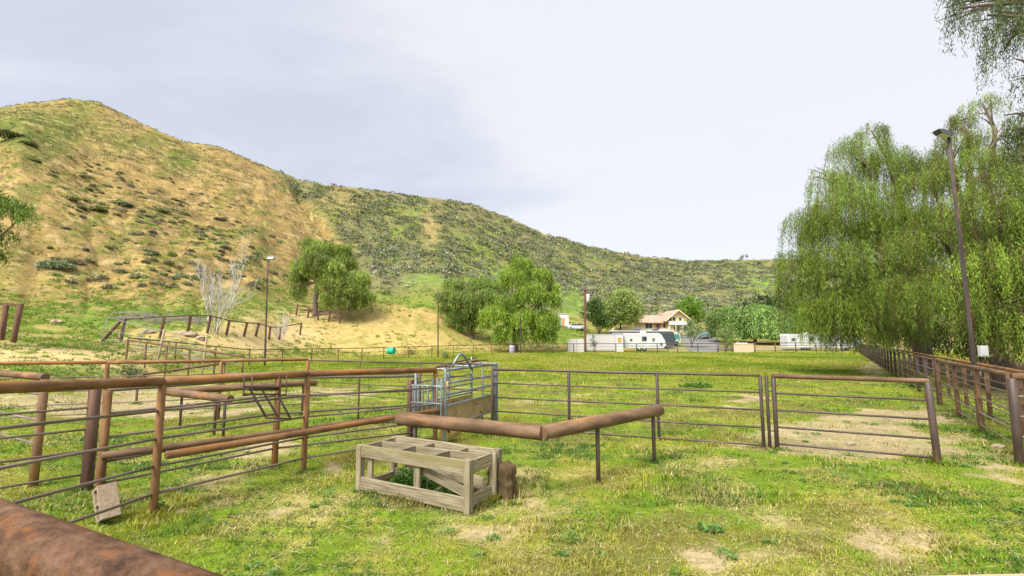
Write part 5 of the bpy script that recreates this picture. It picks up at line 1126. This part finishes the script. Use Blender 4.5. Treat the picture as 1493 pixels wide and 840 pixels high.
for px, py, d, paint, lab, pk_ in ((1029, 486, 112, 'blue', 'pale blue pickup parked right of the conifer, before the willows', True), (1042, 485, 117, 'white', 'white pickup parked beside the pale blue one', True), (1079, 0, 78, 'white', 'small white car nose behind the tan block wall', False)):
    b = onG(px, d) if py == 0 else P(px, py + 6, d)
    if py: b.z = hz(b.x, b.y)
    r = thing('parked_car', lab, 'pickup' if pk_ else 'car', b); car(r, paint, rz=.9 if pk_ else 1.3, pickup=pk_)

# ------------------------------------------------------------------ grass and weeds: geometry close to the viewer
def grass():
    rs = np.random.RandomState(8); N0 = 900000
    # forward distance with density falling as 1/d^2, spread over the field of view
    d = 3.2 * (34 / 3.2) ** rs.rand(N0); xx = (rs.rand(N0) * 2 - 1) * 1.16 * d
    # pull blades together into small tufts
    cell = .05 + .012 * d; tx = (np.floor(xx / cell) + .5 + .9 * (vnoise(np.floor(xx / cell) * 3.7, np.floor(d / cell) * 5.1) - .5)) * cell; ty = (np.floor(d / cell) + .5 + .9 * (vnoise(np.floor(d / cell) * 2.9, np.floor(xx / cell) * 4.3) - .5)) * cell
    a = rs.normal(size=(N0, 2)) * cell[:, None] * .34; k = rs.rand(N0) < .7
    x = np.where(k, tx + a[:, 0], xx); y = np.where(k, ty + a[:, 1], d)
    # taller growth left uncut round the feet of posts and the trough
    ex = []
    for (bx, by, br) in POST_BASES:
        k_ = int(420 / (1 + by * .12)); a_ = rs.rand(k_) * 6.283; q_ = br + .16 * rs.rand(k_) ** 1.5; ex.append(np.stack([bx + np.cos(a_) * q_, by + np.sin(a_) * q_], -1))
    for (u0, v0, u1, v1) in ((0, 0, TL, 0), (TL, 0, TL, TW), (0, 0, 0, TW), (0, TW, TL, TW)):
        k_ = 1300; t_ = rs.rand(k_); o_ = rs.normal(size=(k_, 2)) * .05; ex.append(np.stack([To.x + Tu.x * (u0 + (u1 - u0) * t_) + Tv.x * (v0 + (v1 - v0) * t_), To.y + Tu.y * (u0 + (u1 - u0) * t_) + Tv.y * (v0 + (v1 - v0) * t_)], -1) + o_)
    ex = np.concatenate(ex); nx = len(ex); x[:nx] = ex[:, 0]; y[:nx] = ex[:, 1]
    z = height(x, y); px, py, r, f1, f2, f3, dirt, litter = ground_masks(x, y, z)
    tuft = vnoise(np.floor(x / cell) * 1.7 + 5, np.floor(y / cell) * 2.3)
    den = (1 - .88 * dirt) * (1 - litter * .95) * (.35 + .65 * sst(.3, .55, tuft)) * (.45 + .55 * sst(.35, .55, f2)) * sst(34, 22, r)
    keep = (rs.rand(N0) < den) & (y > 1.5); keep[:nx] = True; tall = np.zeros(N0); tall[:nx] = 1; tall = tall[keep]; x, y, z, r, f1, f2, f3, tuft, px, py, dirt = [q[keep] for q in (x, y, z, r, f1, f2, f3, tuft, px, py, dirt)]
    n = len(x); print('blades', n)
    clump = fbm(x * 1.1, y * 1.1, 3, 61)
    h = (.022 + .05 * rs.rand(n) ** 1.6) * (.55 + .95 * sst(.45, .72, clump)) * (1 + .3 * sst(12, 25, r)); h *= np.where(rs.rand(n) < .012, 2.2, 1) * (1 + .75 * tall)
    w = (.0022 + .0016 * rs.rand(n)) * (.9 + r * .16); an = rs.rand(n) * 6.283; le = (.25 + .9 * rs.rand(n)) * h
    dx, dy = np.cos(an), np.sin(an); sx, sy = -dy, dx; V = np.empty((n, 5, 3)); z = z - .006
    for i, (t, ww) in enumerate(((0, 1), (0, -1), (.55, -.75), (.55, .75), (1, 0))):
        V[:, i, 0] = x + dx * le * t ** 1.7 + sx * w * ww; V[:, i, 1] = y + dy * le * t ** 1.7 + sy * w * ww; V[:, i, 2] = z + h * t * (1 - .18 * t)
    gcol = np.array([(.13, .225, .018), (.19, .27, .02), (.29, .305, .035), (.44, .38, .17), (.08, .155, .025), (.27, .215, .065)])
    pr_ = fbm(x * .7, y * .7, 3, 71); u = rs.rand(n)
    br_ = sst(.52, .66, fbm(x * .8, y * .8, 4, 44)); dry = np.clip(.10 + .25 * br_ + .5 * sst(.5, .68, f1 * .5 + f2 * .5) + .35 * dirt + .15 * sst(.5, .7, pr_), 0, .85)
    ci = np.where(u < dry * (.5 - .25 * br_), 3, np.where(u < dry * .85, 5, np.where(pr_ > .56, 2, np.where(pr_ > .47, 1, np.where(pr_ > .38, 0, 4))))); C = gcol[ci] * (1 + .22 * rs.normal(size=(n, 1))) * (.8 + .4 * tuft[:, None])
    C = np.clip(C, .012, .6); Vf = V.reshape(-1, 3); me = bpy.data.meshes.new('grass')
    b5 = (np.arange(n) * 5)[:, None]; Q = b5 + np.array([[0, 1, 2, 3]]); Tn = b5 + np.array([[3, 2, 4]])
    me.vertices.add(n * 5); me.vertices.foreach_set('co', Vf.ravel().astype(np.float32)); li = np.concatenate([Q.ravel(), Tn.ravel()]).astype(np.int32)
    me.loops.add(len(li)); me.loops.foreach_set('vertex_index', li); me.polygons.add(2 * n)
    me.polygons.foreach_set('loop_start', np.concatenate([np.arange(n) * 4, 4 * n + np.arange(n) * 3]).astype(np.int32)); me.update(calc_edges=True)
    set_tint(me, np.repeat(C, 5, 0)); tag(link('grass', me, M['grassm']), kind='stuff', label='short patchy green and straw coloured grass of the paddock')
grass()
def arena_grass():
    rs = np.random.RandomState(18); n = 330000; d = 24 * (75 / 24) ** rs.rand(n); x = (rs.rand(n) * 2 - 1) * .95 * d; z = height(x, d); px, py, r, f1, f2, f3, dirt, litter = ground_masks(x, d, z)
    ok = (rs.rand(n) < (1 - .85 * dirt) * (1 - litter) * sst(20, 33, d) * (.25 + .75 * sst(.38, .6, fbm(x * .5, d * .5, 3, 47)))) & (z < 1.2) & (px > 330) & (py > 512.5); x, d, z, f3, px = x[ok], d[ok], z[ok], f3[ok], px[ok]; n = len(x)
    h = rs.uniform(.03, .09, n) * (1 + d / 90); w = .010 + .00045 * d; up = np.stack([rs.normal(size=n) * .4, rs.normal(size=n) * .4, np.ones(n)], -1) * (h / 2)[:, None]; a = rs.rand(n) * 3.14
    sv = np.stack([np.cos(a), np.sin(a), 0 * a], -1) * w[:, None]; q = fbm(x * .2, d * .1, 4, 48)
    pal = np.array([(.20, .27, .02), (.27, .30, .03), (.34, .33, .07), (.14, .21, .02)]); ci = np.where(rs.rand(n) < .15, rs.randint(0, 4, n), np.where(q > .56, 2, np.where(q > .49, 1, np.where(q > .42, 0, 3))))
    tag(link('arena_grass', quads_mesh('arena_grass', np.stack([x, d, z], -1) + up * .8, up, sv, np.clip(pal[ci] * (1 + .2 * rs.normal(size=(n, 1))), .01, .6)), M['grassm']), kind='stuff', label='even spring grass over the far arena field')
arena_grass()
def weeds(name, label, spots, seed, col, leaf=.05, wid=.016, n=60, h=.09):
    """broad-leaved ground plants in small rosettes"""
    rs = np.random.RandomState(seed); Cc, Dd, Ss, Kk = [], [], [], []
    for (x, y, r, m) in spots:
        k = int(m); a = rs.rand(k) * 6.28; q = r * np.sqrt(rs.rand(k)); X = x + np.cos(a) * q; Y = y + np.sin(a) * q; Z = height(X, Y) + .01 + h * rs.rand(k) * (1.1 - q / (r + 1e-6) * .7)
        dv = np.stack([np.cos(a), np.sin(a), .35 + .5 * rs.rand(k)], -1) + rs.normal(size=(k, 3)) * .4; dv /= np.linalg.norm(dv, axis=1, keepdims=True); sv = np.cross(dv, unit(rs, k)); sv[:, 2] *= .3; sv /= np.linalg.norm(sv, axis=1, keepdims=True) + 1e-9
        s = leaf * (.5 + .9 * rs.rand(k)); Cc.append(np.stack([X, Y, Z], -1)); Dd.append(dv * s[:, None] * .5); Ss.append(sv * s[:, None] * wid / leaf); Kk.append(leaf_colors(rs, k, col, .25))
    Cc, Dd, Ss, Kk = map(np.concatenate, (Cc, Dd, Ss, Kk)); return quads_mesh(name, Cc, Dd, Ss, Kk, taper=.5)
rs = np.random.RandomState(3); spots_ = []
while len(spots_) < 420:
    d = 3.6 * (26 / 3.6) ** rs.rand(); x = (rs.rand() * 2 - 1) * 1.08 * d
    if fbm(np.array([x * .6]), np.array([d * .6]), 3, 81)[0] + .2 * rs.rand() > .56: spots_.append((x, d, rs.uniform(.04, .16), rs.randint(14, 60)))
tag(link('ground_weeds', weeds("ground_weeds", "", spots_, 4, (.15, .26, .06), leaf=.045, wid=.011, h=.035), M['grassm']), kind='stuff', label='low broad leaved weeds scattered through the grass')
def weed_thing(label, spots, seed, col, **k):
    c = Vector((spots[0][0], spots[0][1], hz(spots[0][0], spots[0][1]))); me = weeds('weed_clump', label, spots, seed, col, **k)
    co = np.empty(len(me.vertices) * 3, np.float32); me.vertices.foreach_get('co', co); co = co.reshape(-1, 3) - np.array(tuple(c), np.float32); me.vertices.foreach_set('co', co.ravel()); me.update()
    tag(link('weed_clump', me, M['grassm'], None, loc=c), label, 'weeds')
q = T(.55, .38, 0); weed_thing('leafy green weeds growing inside the left end of the wooden trough', [(q.x, q.y, .24, 700), (q.x + .25, q.y - .12, .2, 420)], 5, (.08, .17, .03), leaf=.06, wid=.018, h=.34)
q = T(1.3, .36, 0); weed_thing('leafy weeds under the right half of the wooden trough', [(q.x, q.y, .22, 420), (q.x + .2, q.y - .1, .16, 200)], 6, (.08, .17, .03), leaf=.055, wid=.016, h=.2)
q = G(231, 742); weed_thing('weed tuft at the foot of the rusty fence post', [(q.x, q.y, .09, 130)], 7, (.09, .19, .04), leaf=.05, wid=.015, h=.16)
q = G(1020, 565); weed_thing('dark leafy weed patch standing in the arena grass', [(q.x, q.y, .5, 240), (q.x - .5, q.y, .4, 110)], 8, (.12, .22, .045), leaf=.14, wid=.04, h=.22)
q = G(1040, 775); weed_thing('spreading weed rosette in the grass at lower right', [(q.x, q.y, .13, 60)], 9, (.13, .24, .06), leaf=.08, wid=.02, h=.05)
# straw, twigs
def straw():
    rs = np.random.RandomState(17); n = 9000; d = 3.4 * (24 / 3.4) ** rs.rand(n); x = (rs.rand(n) * 2 - 1) * 1.1 * d; z = height(x, d) + .012 + .02 * rs.rand(n)
    a = rs.rand(n) * 6.28; dv = np.stack([np.cos(a), np.sin(a), rs.normal(size=n) * .15], -1) * (rs.uniform(.02, .09, n) * (1 + d * .03))[:, None]
    sv = np.stack([-np.sin(a), np.cos(a), .4 + 0 * a], -1) * (.0017 * (1 + d * .13))[:, None]; C = leaf_colors(rs, n, (.42, .35, .2), .35)
    tag(link('straw', quads_mesh('straw', np.stack([x, d, z], -1), dv, sv, C, taper=.8), M['grassm']), kind='stuff', label='loose straw and twigs lying on the grass')
straw()
